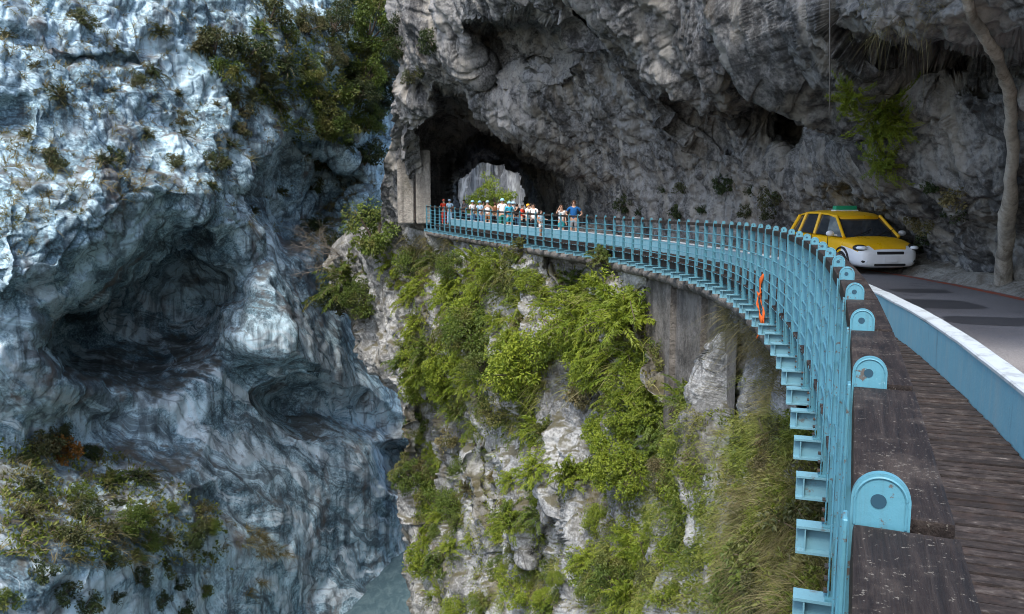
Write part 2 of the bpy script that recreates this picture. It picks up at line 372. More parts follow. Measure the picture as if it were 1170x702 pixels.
RC = [(436,-420,52),(600,-420,28),(800,-420,17.5),(1000,-420,9.5),(1200,-420,6.8),(1420,-420,6),  # unseen upper overhang shaped forward to keep sun off the rock below
 (436,-150,52),(600,-150,34),(800,-150,20.5),(1000,-150,11.2),(1200,-150,8),(1420,-150,6.5),
 (450,0,50),(520,0,42),(600,0,36),(700,0,29),(780,0,25),(850,0,22),(930,-10,16),(1000,-10,13.2),(1080,-10,11.8),(1180,-10,10.4),(1400,0,7.5),
 (940,35,16),(1000,45,13.5),(1080,40,12),(1180,40,10.8),
 (460,80,48),(520,60,45),(600,60,40),(680,60,34),(760,80,28.5),(830,90,26),(880,100,28),(930,120,26.5),(1000,110,19.5),(1080,110,16),(1180,110,13),(1400,120,9),
 (455,150,51),(510,120,49),(600,130,43.5),(680,130,37.5),(760,150,32),(850,170,29.5),(930,190,25),(1000,180,20.5),(1080,200,17.5),(1160,200,15),(1400,200,10),
 (455,220,56),(600,180,47),(660,200,43),(720,210,39),(790,220,34),(850,240,30.5),(930,250,27.2),(1000,250,24),(1062,290,22),(1160,310,17.3),(1400,300,11.2),
 (455,340,60),(560,340,52),(648,300,46),(708,300,41.5),(775,330,36.5),(854,340,31.8),(942,340,26.6),(1062,340,21.8),(1160,340,17.2),(1400,340,11.2)]
D = tps(RC, px, py)
for poly, amt, wt, wb in [
 ([(525,28),(560,20),(610,18),(650,40),(655,75),(615,95),(600,130),(560,110),(535,80)], 4.5, 14, 40),
 ([(655,-5),(700,-5),(690,45),(672,60),(650,38)], 2, 14, 25),
 ([(882,58),(905,40),(950,52),(965,110),(948,160),(925,200),(895,215),(876,150)], 3.5, 22, 45),
 ([(740,118),(790,112),(845,150),(850,180),(800,190),(760,160)], 1.5, 18, 45),
 ([(985,62),(1050,48),(1120,56),(1200,46),(1200,110),(1120,120),(1010,115)], 3.0, 16, 50),
 ([(500,95),(545,110),(590,150),(640,180),(690,215),(690,245),(600,245),(500,245),(486,200),(470,165),(486,130)], 5, 14, 60)]:
    D = D+hollow(poly, amt, wt, wb, px, py)
EXIT = [(524,300),(524,236),(521,205),(530,192),(550,184),(576,190),(592,204),(599,225),(600,300)]
wq = np.stack([px/16., py/16., px*0+1.7], -1).reshape(-1, 3); wx = fbm(wq, 3).reshape(px.shape)*5; wy = fbm(wq+30, 3).reshape(px.shape)*5
sdx = poly_sd(EXIT, px+wx, py+wy)
tun = sstep(1+sdx/58.)*(py > 60)
MOUTH = [(492,300),(493,215),(488,180),(505,158),(545,148),(600,155),(650,178),(688,215),(700,300)]
mm = sstep((poly_sd(MOUTH, px+wx, py+wy)+14)/40.)
D = np.where(mm > 0, D*(1-mm)+mm*np.maximum(D, 53+27*tun), D)
SHR = make_sheet(P(px, py, D), px, py, disp_right)
hole = sdx > 0
hm = hole[:-1, :-1] & hole[1:, 1:]
V = SHR.v
# the left edge turns back into the hill
back = [V[:, :1]+np.array([0, k, 0])+np.array([k*.1, 0, 0]) for k in (1.5, 4, 8, 14, 24)]
VV = np.concatenate(back[::-1]+[V], 1); nb = len(back)
mask = np.concatenate([np.ones((V.shape[0]-1, nb), bool), ~hm], 1)
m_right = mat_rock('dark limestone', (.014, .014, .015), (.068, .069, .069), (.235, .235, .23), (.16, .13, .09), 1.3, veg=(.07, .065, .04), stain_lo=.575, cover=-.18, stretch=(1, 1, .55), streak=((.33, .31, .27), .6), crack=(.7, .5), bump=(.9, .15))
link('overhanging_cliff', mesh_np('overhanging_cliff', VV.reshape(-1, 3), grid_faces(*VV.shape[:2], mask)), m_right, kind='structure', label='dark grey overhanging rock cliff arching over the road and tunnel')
# ---- the slope below the walkway
sv = np.linspace(2.5, 58, 400); tp = path(sv, .25, -.55); tx, ty = proj(tp); o = np.argsort(tx); tx, ty, td = tx[o], ty[o], tp[o, 1]
nv, nu = 470, 600
u, v = np.meshgrid(np.linspace(0, 1, nu), np.linspace(0, 1, nv))
def top_of(x): 
    t = np.interp(x, tx, ty); xl = tx[0]
    return np.where(x < xl, np.interp(x, [360, 400, 440, xl], [300, 262, 252, ty[0]]), t)
pyv = 250+v*560
pl = np.interp(pyv, [250, 300, 345, 400, 440, 480, 560, 640, 702, 820], [378, 376, 384, 402, 436, 464, 464, 455, 466, 486])
px = pl+u*(1040-pl); t0 = top_of(px); py = t0+(820-t0)*v
pl = np.interp(py, [250, 300, 345, 400, 440, 480, 560, 640, 702, 820], [378, 376, 384, 402, 436, 464, 464, 455, 466, 486])
px = pl+u*(1040-pl); t0 = top_of(px); py = t0+(820-t0)*v
SL = [(380,300,66),(400,260,64),(440,255,60),(480,268,55.5),(400,400,64),(440,330,59),(440,440,60),(480,340,55),(480,420,54.5),(480,500,55),(480,640,55),(490,720,53),(500,820,50),
 (540,290,47),(540,400,45.5),(540,520,45),(540,620,43.5),(560,720,40),(600,290,40),(600,400,37.5),(600,500,36),(600,620,34.5),(620,720,31.5),(620,820,29),
 (660,310,34.5),(660,400,32),(660,500,30.5),(660,620,28.5),(670,720,26.5),(740,340,28.2),(740,420,26.5),(740,520,24.6),(740,620,22.8),(740,720,21),(740,820,19),
 (800,370,22.8),(800,440,22),(800,520,20),(800,620,18),(800,720,16),(860,410,17.8),(860,500,16.3),(860,600,14.6),(860,720,12.6),(900,450,14.6),(910,560,12.8),(910,700,10.8),(980,560,12),(1040,560,12.5),(1040,820,8.5),(940,820,9)]
D = tps(SL, px, py)
dt = np.interp(px, tx, td); k = sstep((py-t0)/34.); D = np.where(px > tx[0], dt*(1-k)+k*D, D)
for poly, amt, wt, wb in [
 ([(740,310),(832,310),(828,425),(815,436),(795,432),(765,420),(745,370)], 1.6, 3, 8),
 ([(470,470),(500,440),(515,520),(505,600),(488,660),(472,600)], 3, 6, 20),
 ([(540,520),(575,505),(590,560),(570,620),(548,600)], 2.5, 5, 25),
 ([(600,640),(640,560),(655,620),(630,720),(600,720)], 1.6, 5, 25),
 ([(620,280),(690,300),(740,325),(740,350),(690,330),(625,306)], 1.5, 3, 10)]:
    D = D+hollow(poly, amt, wt, wb, px, py, 3)
def disp_slope(p):
    q = warp(p, .8, 3.); a = (q @ rotm(.3, .25, .5).T)*np.array([1., 1.1, .5])
    nr = .35+.65*sstep((p[:, 1]-10)/20.)
    h = 1.1*fbm(p/5.5, 3)*nr; f, c = facet(a/2.6); h = h+(1.6*f-.2*(1-c))*nr
    f, c = facet(a/1.0+5); h = h+(.8*f-.13*(1-c))*nr
    b = warp(p, .4, 1.)*np.array([1.2, 1.2, .8])
    f, c = facet(b/.45+3); h = h+(.33*f-.05*(1-c))*nr
    f, c = facet(b/.2+7); h = h+.12*f*nr
    return h+.05*fbm(p/.3, 3)
SHS0 = P(px, py, D)
fade = sstep((py-t0)/26.)
SHS = make_sheet(SHS0, px, py, lambda p: disp_slope(p)*(.15+.85*fade.ravel()))
V = SHS.v
n0 = path(0, 1)-path(0, 0)
# top edge runs back under the road, left edge runs back round the corner
top = []
for k in (3.5, 1.5):
    r = V[:1].copy(); r[..., 0] += k*.85; r[..., 1] += k*.35; r[..., 2] -= .05; top.append(r)
VV = np.concatenate(top+[V], 0)
lb = [VV[:, :1]+np.array([k*.35, k, 0]) for k in (16, 8, 3)]
VV = np.concatenate(lb+[VV], 1)
m_slope = mat_rock('pale weathered limestone', (.07, .068, .06), (.175, .18, .178), (.40, .41, .405), (.15, .13, .08), 1.3, veg=(.085, .075, .03), stain_lo=.52, cover=.02, stretch=(1, 1, .6), crack=(1.2, .7))
link('rocky_slope', mesh_np('rocky_slope', VV.reshape(-1, 3), grid_faces(*VV.shape[:2])), m_slope, kind='structure', label='steep pale rock slope under the walkway covered in shrubs and grass')
# ---- the far gorge wall seen through the tunnel, and river
gx = np.linspace(470, 680, 130); gy = np.linspace(60, 300, 150); px, py = np.meshgrid(gx, gy)
D = tps([(470,60,118),(680,60,112),(470,300,112),(680,300,104),(575,180,113)], px, py)+3.5*fbm(np.stack([px/14, py/60, px*0], -1).reshape(-1, 3), 3).reshape(px.shape)
FARS = make_sheet(P(px, py, D), px, py, lambda p: 1.2*facet(p*np.array([1, 1, .4])/3.)[0]+.4*facet(p/1.2)[0])
m_far = mat_rock('far pale cliff', (.035, .037, .036), (.075, .078, .078), (.17, .175, .175), (.12, .12, .07), .8, stain_lo=.55, stretch=(1, 1, .3), streak=((.34, .35, .34), .85))
link('distant_cliff', mesh_np('distant_cliff', FARS.v.reshape(-1, 3), grid_faces(*px.shape)), m_far, kind='structure', label='pale grey streaked cliff seen through the far tunnel opening')
RIVER_Z = -31.2
gx = np.linspace(-60, 60, 120); gy = np.linspace(20, 150, 130); a, b = np.meshgrid(gx, gy)
w = np.stack([a, b, np.full(a.shape, RIVER_Z)+.07*fbm(np.stack([a/1.2, b/2., a*0], -1).reshape(-1, 3), 3).reshape(a.shape)], -1)
t = NT('grey blue river water'); nn = t.noise(t.pos((1, .45, 1)), 1.6, 6, .6, .8)
c = t.mix(t.ramp(nn, [(.42, 0.), (.68, 1.)]), (.06, .105, .125), (.11, .165, .185))
link('river', mesh_np('river', w.reshape(-1, 3), grid_faces(*a.shape)), t.bsdf(c, .22, t.bump(t.noise(t.pos((1, .5, 1)), 3, 5, .6), .5, .2), .5), kind='structure')
# ------------------------------------------------------------------ road, walkway, kerb wall
ROADZ = -.15
def ribbon(name, o0, o1, z, s0, s1, step, mat, n=2, rough=0., **kw):
    v, f = sweep([(o, z) for o in np.linspace(o0, o1, n)], s0, s1, step, closed=False)
    if rough: v[:, 2] += rough*fbm(v/1.3, 3)
    return link(name, mesh_np(name, v, f), mat, **kw)
t = NT('worn asphalt'); n1 = t.noise(t.pos((1, 1, 1)), .5, 5, .6); n2 = t.noise(t.pos(), 45, 4, .8); n3 = t.noise(t.pos((.6, .6, 1)), 2.2, 6, .7)
c = t.ramp(n1, [(.3, (.18, .172, .168)), (.5, (.225, .215, .21)), (.7, (.27, .26, .25))])
c = t.mix(t.ramp(n2, [(.35, .75), (.65, 0.)]), c, (.11, .105, .105)); c = t.mix(t.ramp(n2, [(.60, 0.), (.72, .7)]), c, (.36, .35, .35))
c = t.mix(t.ramp(n3, [(.58, 0.), (.66, .5)]), c, (.075, .073, .078))
m_asph = t.bsdf(c, t.ramp(n1, [(.35, .55), (.65, .8)]), t.bump(n2, .5, .01), .45)
ribbon('road', 1.22, 9.5, ROADZ, -9, 112, .5, m_asph, 8, kind='structure')
t = NT('dark tar repair'); n2 = t.noise(t.pos(), 40, 4, .8)
m_tar = t.bsdf(t.mix(n2, (.05, .049, .05), (.10, .098, .098)), .5, t.bump(n2, .4, .01), .5)
def patch(s0, s1, o0, o1, k):
    n = 40; a = np.linspace(0, 2*np.pi, n, endpoint=False); r = np.stack([np.cos(a), np.sin(a), a*0+k*3.1], 1)
    q = 1+.22*fbm(r*1.6, 3); cs = np.sign(np.cos(a))*np.abs(np.cos(a))**.55; sn = np.sign(np.sin(a))*np.abs(np.sin(a))**.55
    v = np.concatenate([path((s0+s1)/2+(s1-s0)/2*cs*q, (o0+o1)/2+(o1-o0)/2*sn*q, ROADZ+.004), path([(s0+s1)/2], [(o0+o1)/2], ROADZ+.004)])
    f = np.array([[n, i, (i+1) % n] for i in range(n)])
    link('tar_patch', mesh_np('tar_patch', v, f), m_tar, kind='structure')
patch(14.6, 16.0, 2.2, 3.7, 0); patch(12.7, 13.6, 2.4, 4.0, 1); patch(16.3, 17.4, 1.6, 2.4, 2); patch(17.2, 18.0, 3.0, 4.1, 3); patch(20, 22, 1.6, 2.3, 4)
m_red = mat_paint('worn red road paint', (.36, .075, .03), (.15, .14, .14), .7, .50, 5., amt=.85)
ribbon('road_marking', 4.72, 4.92, ROADZ+.004, -2, 52, .5, m_red, kind='structure')
ribbon('road_marking', 1.90, 2.05, ROADZ+.004, -6, 40, .5, m_red, kind='structure')
# gravelly verge at the foot of the cliff
v, f = sweep([(4.95, ROADZ-.03), (5.08, ROADZ+.04), (5.3, ROADZ+.10), (5.7, ROADZ+.22), (6.3, ROADZ+.4), (7.2, ROADZ+.5)], -4, 46, .12, closed=False)
w = np.abs(fbm(v/.8, 3))*.35+facet(v/.35)[0]*.12; v[:, 2] += w*np.tile([0, .4, .8, 1, 1, 1], len(v)//6)
m_verge = mat_rock('dusty rubble verge', (.10, .09, .075), (.25, .23, .19), (.42, .40, .35), (.2, .15, .09), 3., stain_lo=.55)
link('verge', mesh_np('verge', v, f), m_verge, kind='structure')
# --- kerb wall between walkway and road
t = NT('stained blue kerb paint'); n1 = t.noise(t.pos((9, 9, .8)), 1, 6, .65); n2 = t.noise(t.pos(), 5, 6, .7); n3 = t.noise(t.pos(), 30, 4, .7)
c = t.mix(n2, (.17, .36, .44), (.11, .27, .35)); c = t.mix(t.ramp(n1, [(.48, 0.), (.64, .4)]), c, (.25, .33, .35)); c = t.mix(t.ramp(n3, [(.63, 0.), (.68, .7)]), c, (.30, .32, .31))
c = t.mix(t.ramp(n1, [(.32, .6), (.42, 0.)]), c, (.09, .13, .14))
m_blue = t.bsdf(c, .7, t.bump(n3, .4, .006), .3)
m_white = mat_paint('white kerb paint', (.38, .43, .455), (.20, .22, .225), .65, .52, 3., amt=.6)
kw = thing('kerb_wall', 'long low pale blue kerb wall with white painted top beside the road', 'kerb wall')
SA, SB = -4, S_at(51.5)
v, f = sweep([(1.11, -.02), (1.255, ROADZ-.02), (1.255, .365), (1.11, .365)], SA, SB, .25); v[:, 2] += .006*fbm(v/1.1, 2)
link('wall_body', mesh_np('wall_body', v, f, False), m_blue, kw)
v, f = sweep([(1.103, .369), (1.262, .369), (1.262, .392), (1.25, .40), (1.116, .40), (1.103, .39)], SA, SB, .25); v += .010*np.stack([fbm(v/.7+i*9, 3) for i in range(3)], 1)
link('coping', mesh_np('coping', v, f, False), m_white, kw)
# --- timber walkway
t = NT('weathered deck timber'); at = t.n('Attribute', attribute_name='tint').outputs[2]
g1 = t.noise(t.pos((2, 2, 2)), 3, 6, .7); tcx = t.n('Mapping', {'Vector': t.n('Attribute', attribute_name='along').outputs[1], 'Scale': (4.5, 9, 9)}).outputs[0]
gr = t.noise(tcx, 2.2, 6, .72, .3)
c = t.ramp(gr, [(.3, (.009, .007, .006)), (.48, (.028, .022, .02)), (.6, (.065, .054, .048)), (.72, (.22, .20, .18))])
c = t.mix(t.ramp(at, [(.15, 0.), (.85, .95)]), c, t.mix(.8, c, (.012, .009, .008))); c = t.mix(t.ramp(g1, [(.5, 0.), (.66, .55)]), c, (.045, .03, .024))
m_deck = t.bsdf(c, .75, t.bump(gr, .7, .012), .3)
wk = thing('walkway', 'narrow weathered timber boardwalk between blue railing and kerb wall', 'walkway'); wk['kind'] = 'structure'
def add_attr(me, vals, name='tint', dom='POINT'):
    a = me.attributes.new(name, 'FLOAT', dom); a.data.foreach_set('value', np.asarray(vals, np.float32))
vs_, fs_, tn, al = [], [], [], []
s = -3.; k = 0; rr = np.random.default_rng(5); cube = np.array([[x, y, z] for z in (0, 1) for y in (0, 1) for x in (0, 1)], float)
cf = np.array([[0, 2, 3, 1], [4, 5, 7, 6], [0, 1, 5, 4], [2, 6, 7, 3], [0, 4, 6, 2], [1, 3, 7, 5]])
while s < S_at(52):
    wd = .075; o0 = -.02+rr.normal()*.004; o1 = 1.102
    sv = s+cube[:, 0]*wd; ov = o0+cube[:, 1]*(o1-o0); zv = -.042+cube[:, 2]*.042+rr.normal()*.004+(cube[:, 1]-.5)*rr.normal()*.004
    vs_.append(path(sv, ov, zv)); fs_.append(cf+8*k); tn += [rr.random()]*8; al.append(np.stack([ov, sv+rr.random()*40, zv], 1)); s += .095; k += 1
me = mesh_np('deck_boards', np.concatenate(vs_), np.concatenate(fs_), False); add_attr(me, tn)
a = me.attributes.new('along', 'FLOAT_VECTOR', 'POINT'); a.data.foreach_set('vector', np.concatenate(al).astype(np.float32).ravel())
link('deck_boards', me, m_deck, wk)
t = NT('weathered blue steel paint'); n1 = t.noise(t.pos(), 5, 6, .65); n2 = t.noise(t.pos((60, 60, 5)), 1, 5, .65); n3 = t.noise(t.pos(), 38, 5, .7)
c = t.mix(n1, (.085, .25, .32), (.055, .185, .245)); c = t.mix(t.ramp(n2, [(.50, 0.), (.66, .3)]), c, (.06, .11, .12))
c = t.mix(t.ramp(n3, [(.60, 0.), (.64, .85)]), c, (.085, .05, .03)); c = t.mix(t.ramp(n3, [(.30, .7), (.35, 0.)]), c, (.20, .36, .42))
m_steel = t.bsdf(c, t.ramp(n1, [(.3, .4), (.7, .7)]), t.bump(n3, .3, .004), .4)
m_beam = mat_paint('blue grey beam paint', (.13, .29, .36), (.10, .085, .07), .5, .57, 7., amt=.8)
m_dark = mat_paint('dark rusted steel', (.03, .03, .03), (.07, .045, .03), .8, .5, 7.)
for o in (.22, 1.0):
    v, f = sweep([(o, -.283), (o+.08, -.283), (o+.08, -.05), (o, -.05)], -3, SB, .3); link('joist', mesh_np('joist', v, f, False), m_dark, wk)
SP = .92; S0 = S_at(1.13)
posts = [S0+SP*k for k in range(-2, 200) if S0+SP*k < S_at(53.6)]
b = MB(); 
for z, w, h in ((-.2925, .11, .015), (-.3675, .012, .135), (-.4425, .11, .015)): b.box((0, -.455, z), (w, 1.31, h))
for k in (-1, 1): b.box((k*.03, .15, -.3675), (.044, .008, .132))
beam_me = b.mesh('floor_beam'); beam_me.materials.append(m_beam)
for s in posts:
    o = link('floor_beam', beam_me, None, wk); o.matrix_world = frame(s)
# ------------------------------------------------------------------ railing
rail = thing('railing', 'long curved blue steel railing with dark timber handrail along the gorge', 'railing')
def cap_plate(me_b, x0, x1):
    w, top, zc = .039, 1.215, 1.172; n = 40
    ang = [math.pi*k/n for k in range(n+1)]
    out = [(w*math.cos(a), zc+w*math.sin(a)*1.05) for a in ang]+[(-w, 1.0+.0), (-w, .2), (-.033, -.284), (.033, -.284), (w, .2), (w, 1.0)]
    bm = me_b.bm
    def ring(x, pts): return [bm.verts.new((x, y, z)) for y, z in pts]
    A, B = ring(x0, out), ring(x1, out); m = len(out)
    bm.faces.new(A); bm.faces.new(B[::-1])
    for i in range(m): bm.faces.new((A[i], B[i], B[(i+1) % m], A[(i+1) % m]))
b = MB(); cap_plate(b, -.006, .006)
b.box((0, .045, .43), (.040, .008, 1.428), bev=.002, seg=1)             # outer flange
b.box((0, 0, -.280), (.10, .12, .010))                                 # foot plate
nf0 = len(b.bm.faces)
for x in (-.012, .012):
    for z in (-.25, -.19, -.13): b.cyl((x, .048, z), (x, .066, z), .0085, n=6)
b.bm.faces.ensure_lookup_table()
for f_ in b.bm.faces[nf0:]: f_.material_index = 1
post_me = b.mesh('post'); post_me.materials.append(m_steel); post_me.materials.append(m_dark)
b = MB()   # raised rim round the head of the plate
n = 26; pr = [(.0335*math.cos(math.pi*k/n), 1.172+.0345*math.sin(math.pi*k/n)) for k in range(n+1)]
pr = [(.0335, 1.135)]+pr+[(-.0335, 1.135)]
b.tube([(-.0065, y, z) for y, z in pr], .0022, 5); rim_me = b.mesh('plate_rim', 50); rim_me.materials.append(m_steel)
b = MB(); b.cyl((-.0072, .003, 1.172), (-.0045, .003, 1.172), .0105, n=20); hole_shade_me = b.mesh('hole_shade');  # dark disc painted as the shade inside a hole; none is cut
m_hole_shade = mat_flat('deep blue hole shade', (.012, .05, .08), .6); hole_shade_me.materials.append(m_hole_shade)
for i, s in enumerate(posts):
    o = link('post', post_me, None, rail); o.matrix_world = frame(s)
    if s < 16:
        link('plate_rim', rim_me, None, o); link('hole_shade', hole_shade_me, None, o)
for z in (.885, .675, .48, .315, .135, -.03):
    n = int((posts[-1]-posts[0])/.23); sv = np.linspace(posts[0]-.6, posts[-1]+.2, n)
    b = MB(); b.tube(path(sv, -.012, z), .011, 8); b.obj('rail_bar', m_steel, rail, 60)
t = NT('dark lichened handrail timber'); ob = t.pos((1.2, 22, 22), obj=True); rnd = t.oi.outputs['Random']
vv = t.n('VectorMath', {0: ob, 1: rnd}, operation='ADD').outputs[0]
g1 = t.noise(vv, 2.6, 7, .72, .4); g2 = t.noise(t.pos(), 110, 3, .75); g3 = t.noise(t.pos(), 7, 5, .65)
c = t.ramp(g1, [(.3, (.005, .0035, .003)), (.52, (.017, .012, .010)), (.7, (.038, .029, .024))])
c = t.mix(t.ramp(t.math('ADD', t.math('MULTIPLY', g2, .85), t.math('MULTIPLY', g3, .15)), [(.60, 0.), (.65, .7)]), c, (.20, .185, .155))
c = t.mix(t.ramp(g3, [(.5, 0.), (.64, .35)]), c, (.085, .068, .055))
m_hand = t.bsdf(c, .62, t.bump(g1, 1., .006), .22)
for i in range(len(posts)-1):
    a, e = Vector(path(posts[i], .032, 1.104)), Vector(path(posts[i+1], .032, 1.104)); L_ = (e-a).length
    b = MB(); b.box((0, 0, 0), (L_-.052, .135, .075), bev=.007, seg=2)
    o = b.obj('handrail', m_hand, rail); q = (e-a).to_track_quat('X', 'Z')
    o.matrix_world = Matrix.Translation((a+e)/2) @ q.to_matrix().to_4x4() @ Matrix.Rotation((rr.random()-.5)*.03, 4, 'X')
# --- crumbling concrete edge and retaining wall under the walkway
m_conc = mat_rock('stained concrete', (.038, .035, .031), (.095, .088, .078), (.17, .16, .145), (.075, .065, .05), 1.1, stain_lo=.52, streak=((.04, .038, .035), .75))
v, f = sweep([(-.02, -.475), (.10, -.455), (.9, -.45), (.95, -.75), (.25, -.78), (.02, -.72), (-.05, -.6)], S_at(8.5), S_at(53), .07)
q = np.tile([1, 1, 0, 0, 1, 1, 1], len(v)//7)[:, None]
v += q*(.09*np.stack([fbm(v/.35+i*7, 4) for i in range(3)], 1)+.07*np.stack([facet(v/.22+i*5)[0] for i in range(3)], 1))*np.array([1, 1, .6])
o = link('concrete_edge', mesh_np('concrete_edge', v, f), m_conc); o['label'] = 'crumbling rough concrete edge running under the blue walkway beams'; o['category'] = 'concrete ledge'
rw = thing('retaining_wall', 'stained grey concrete retaining wall beneath the curving walkway', 'retaining wall')
s0, s1 = S_at(18.6), S_at(27.6)
for k, (a, e) in enumerate([(s0, s0+3.2), (s0+3.26, s0+6.2), (s0+6.26, s1)]):
    v, f = sweep([(.32, -5.2), (.32, -4.), (.32, -3), (.32, -2), (.32, -1.3), (.32, -.7), (.9, -.7), (.9, -5.2)], a, e, .12)
    v[:, :2] += .02*fbm(v/.9, 3)[:, None]; link('wall_panel', mesh_np('wall_panel', v, f), m_conc, rw)
for k in range(2):
    s = s0+3.23+k*3.0
    v, f = sweep([(.14, -5.2), (.14, -.76), (.33, -.76), (.33, -5.2)], s-.22, s+.22, .44); 
    e = np.arange(4); f = np.concatenate([f, [e], [e[::-1]+len(v)-4]]); link('buttress', mesh_np('buttress', v, f, False), m_conc, rw)
# --- pillar at the tunnel mouth
def pillar(name, label, x, top, w, d, y, rz, mat):
    pt = P(x, 240, y); zt = P(x, top, y)[2]; zb = P(x, 250, y)[2]-.3
    n = 14; zs = np.linspace(0, zt-zb, n); o_ = []
    bm = bmesh.new(); r = bmesh.ops.create_cube(bm, size=1); bmesh.ops.transform(bm, matrix=Matrix.Translation((0, 0, (zt-zb)/2)) @ Matrix.Diagonal((w, d, zt-zb, 1)), verts=bm.verts)
    bmesh.ops.bevel(bm, geom=bm.edges[:], offset=.06, segments=2, affect='EDGES'); bmesh.ops.subdivide_edges(bm, edges=bm.edges[:], cuts=3, use_grid_fill=True)
    me = bpy.data.meshes.new(name); bm.to_mesh(me); bm.free()
    o = link(name, me, mat); o.location = (pt[0], y, zb); o.rotation_euler = (0, 0, rz); o['label'] = label; o['category'] = 'pillar'; return o
m_pil = mat_rock('pale tunnel concrete', (.12, .11, .095), (.22, .205, .18), (.31, .295, .26), (.09, .085, .06), .8, stain_lo=.56, streak=((.07, .065, .055), .6))
pillar('concrete_pillar', 'pale stained concrete pillar at the left end under the rock nose', 463.5, 166, 1.05, 1.6, 55.4, .15, m_pil)
pillar('concrete_pillar', 'darker grey concrete pillar on the right nearest the tunnel opening', 484, 172, .95, 1.5, 55.2, .1, m_pil)
a, e = P(474.5, 160, 54.6), P(474.5, 252, 54.6); b = MB(); b.cyl(e, a, .05, n=10); b.cyl(a, a+np.array([0, 0, .08]), .07, n=10); b.cyl(e, e+np.array([0, 0, .25]), .09, n=10)
o = b.obj('drain_pipe', m_dark, None, 40); o['label'] = 'thin dark pipe standing between the two concrete pillars'; o['category'] = 'pipe'
# ------------------------------------------------------------------ taxi
def build_taxi():
    ty = 22.6; s = S_at(ty); pt = path(s, 4.45, ROADZ)
    root = thing('taxi', 'yellow taxi with white lower front and green roof sign driving on the road', 'taxi', tuple(pt), 0)
    root.rotation_euler = (0, 0, -R(85))       # local +X = front of the car
    my = mat_paint('yellow taxi paint', (.90, .50, .010), None, .22, .9, 3., .5, bump=.0)
    mw = mat_paint('white taxi paint', (.80, .82, .84), None, .25, .9, 3., .5, bump=.0)
    mg = NT('dark car glass'); mg = mg.bsdf((.03, .036, .042), .04, None, .8)
    mbk = mat_flat('black car trim', (.015, .015, .016), .55); mtyre = mat_flat('tyre rubber', (.02, .02, .02), .85); mrim = mat_flat('alloy rim', (.55, .56, .58), .3, .5, .8)
    mlamp = NT('headlamp glass'); mlamp = mlamp.bsdf((.75, .80, .84), .08, None, .7)
    # body: lofted sections x -> (half width, bottom, belt height)
    X = [-2.22, -2.16, -1.9, -1.3, -.6, .2, .9, 1.35, 1.8, 2.08, 2.2, 2.24]
    HW = [.60, .74, .84, .865, .87, .87, .87, .865, .84, .78, .66, .5]
    ZB = [.38, .27, .22, .2, .2, .2, .2, .2, .2, .2, .24, .34]
    ZT = [.80, .90, .97, .985, .98, .965, .95, .93, .86, .75, .66, .55]
    bm = bmesh.new(); rings = []
    for x, w, zb, zt in zip(X, HW, ZB, ZT):
        h = zt-zb
        half = [(0, zb), (w*.8, zb), (w*.97, zb+h*.16), (w, zb+h*.45), (w*.985, zb+h*.75), (w*.93, zb+h*.93), (w*.7, zt+.012), (0, zt+.03)]
        ring = half+[(-y, z) for y, z in half[-2:0:-1]]
        rings.append([bm.verts.new((x, y, z)) for y, z in ring])
    n = len(rings[0])
    for a, c in zip(rings, rings[1:]):
        for i in range(n):
            f = bm.faces.new((a[i], a[(i+1) % n], c[(i+1) % n], c[i]))
            zc = f.calc_center_median(); 
            if zc.x > 1.55 and zc.z < .70: f.material_index = 1
            elif zc.z < .36: f.material_index = 1 if zc.x > 1.2 else 0
    bm.faces.new(rings[0]); f = bm.faces.new(rings[-1][::-1]); f.material_index = 1
    bmesh.ops.recalc_face_normals(bm, faces=bm.faces)
    me = bpy.data.meshes.new('car_body'); bm.to_mesh(me); bm.free(); me.materials.append(my); me.materials.append(mw)
    me.polygons.foreach_set('use_smooth', np.ones(len(me.polygons), bool))
    o = link('car_body', me, None, root); md = o.modifiers.new('s', 'SUBSURF'); md.levels = md.render_levels = 2
    # greenhouse: glass shell with yellow roof and pillars
    def shell(sc=0., z0=0.):
        sec = [(1.28, .74, .93), (.55, .60, 1.44), (-.1, .62, 1.54), (-1.1, .60, 1.52), (-1.85, .56, 1.40), (-2.12, .66, .95)]
        return sec
    gb = MB(); q = [((1.26, .74, .94), (.52, .585, 1.44)), ((-2.13, .68, .95), (-1.80, .55, 1.42))]
    low = [(1.26, .74), (.4, .80), (-1.2, .80), (-2.13, .68)]; up = [(.50, .585), (.2, .60), (-1.2, .60), (-1.82, .55)]; zl = [.93, .955, .975, .96]; zu = [1.445, 1.50, 1.50, 1.425]
    bm = gb.bm
    lo = [bm.verts.new((x, y, z)) for (x, y), z in zip(low, zl)]+[bm.verts.new((x, -y, z)) for (x, y), z in list(zip(low, zl))[::-1]]
    hi = [bm.verts.new((x, y, z)) for (x, y), z in zip(up, zu)]+[bm.verts.new((x, -y, z)) for (x, y), z in list(zip(up, zu))[::-1]]
    for i in range(8): bm.faces.new((lo[i], lo[(i+1) % 8], hi[(i+1) % 8], hi[i]))
    bm.faces.new(hi); gb.obj('windows', mg, root)
    b = MB(); bm = b.bm; XR = [.60, .5, .15, -.5, -1.2, -1.75, -1.90]; WR = [.50, .60, .635, .64, .635, .58, .5]; ZR = [1.425, 1.455, 1.52, 1.545, 1.535, 1.46, 1.41]
    T_ = []; 
    for x, w, z in zip(XR, WR, ZR): T_.append([bm.verts.new((x, w*k, z+.05*(1-abs(k)**2.5)+dz)) for dz in (0,) for k in (-1, -.8, -.4, 0, .4, .8, 1)]+[bm.verts.new((x, w*k, z-.045)) for k in (1, -1)])
    for a, c in zip(T_, T_[1:]):
        for i in range(9): bm.faces.new((a[i], a[(i+1) % 9], c[(i+1) % 9], c[i]))
    bm.faces.new(T_[0]); bm.faces.new(T_[-1][::-1]); b.obj('roof', my, root, 50)
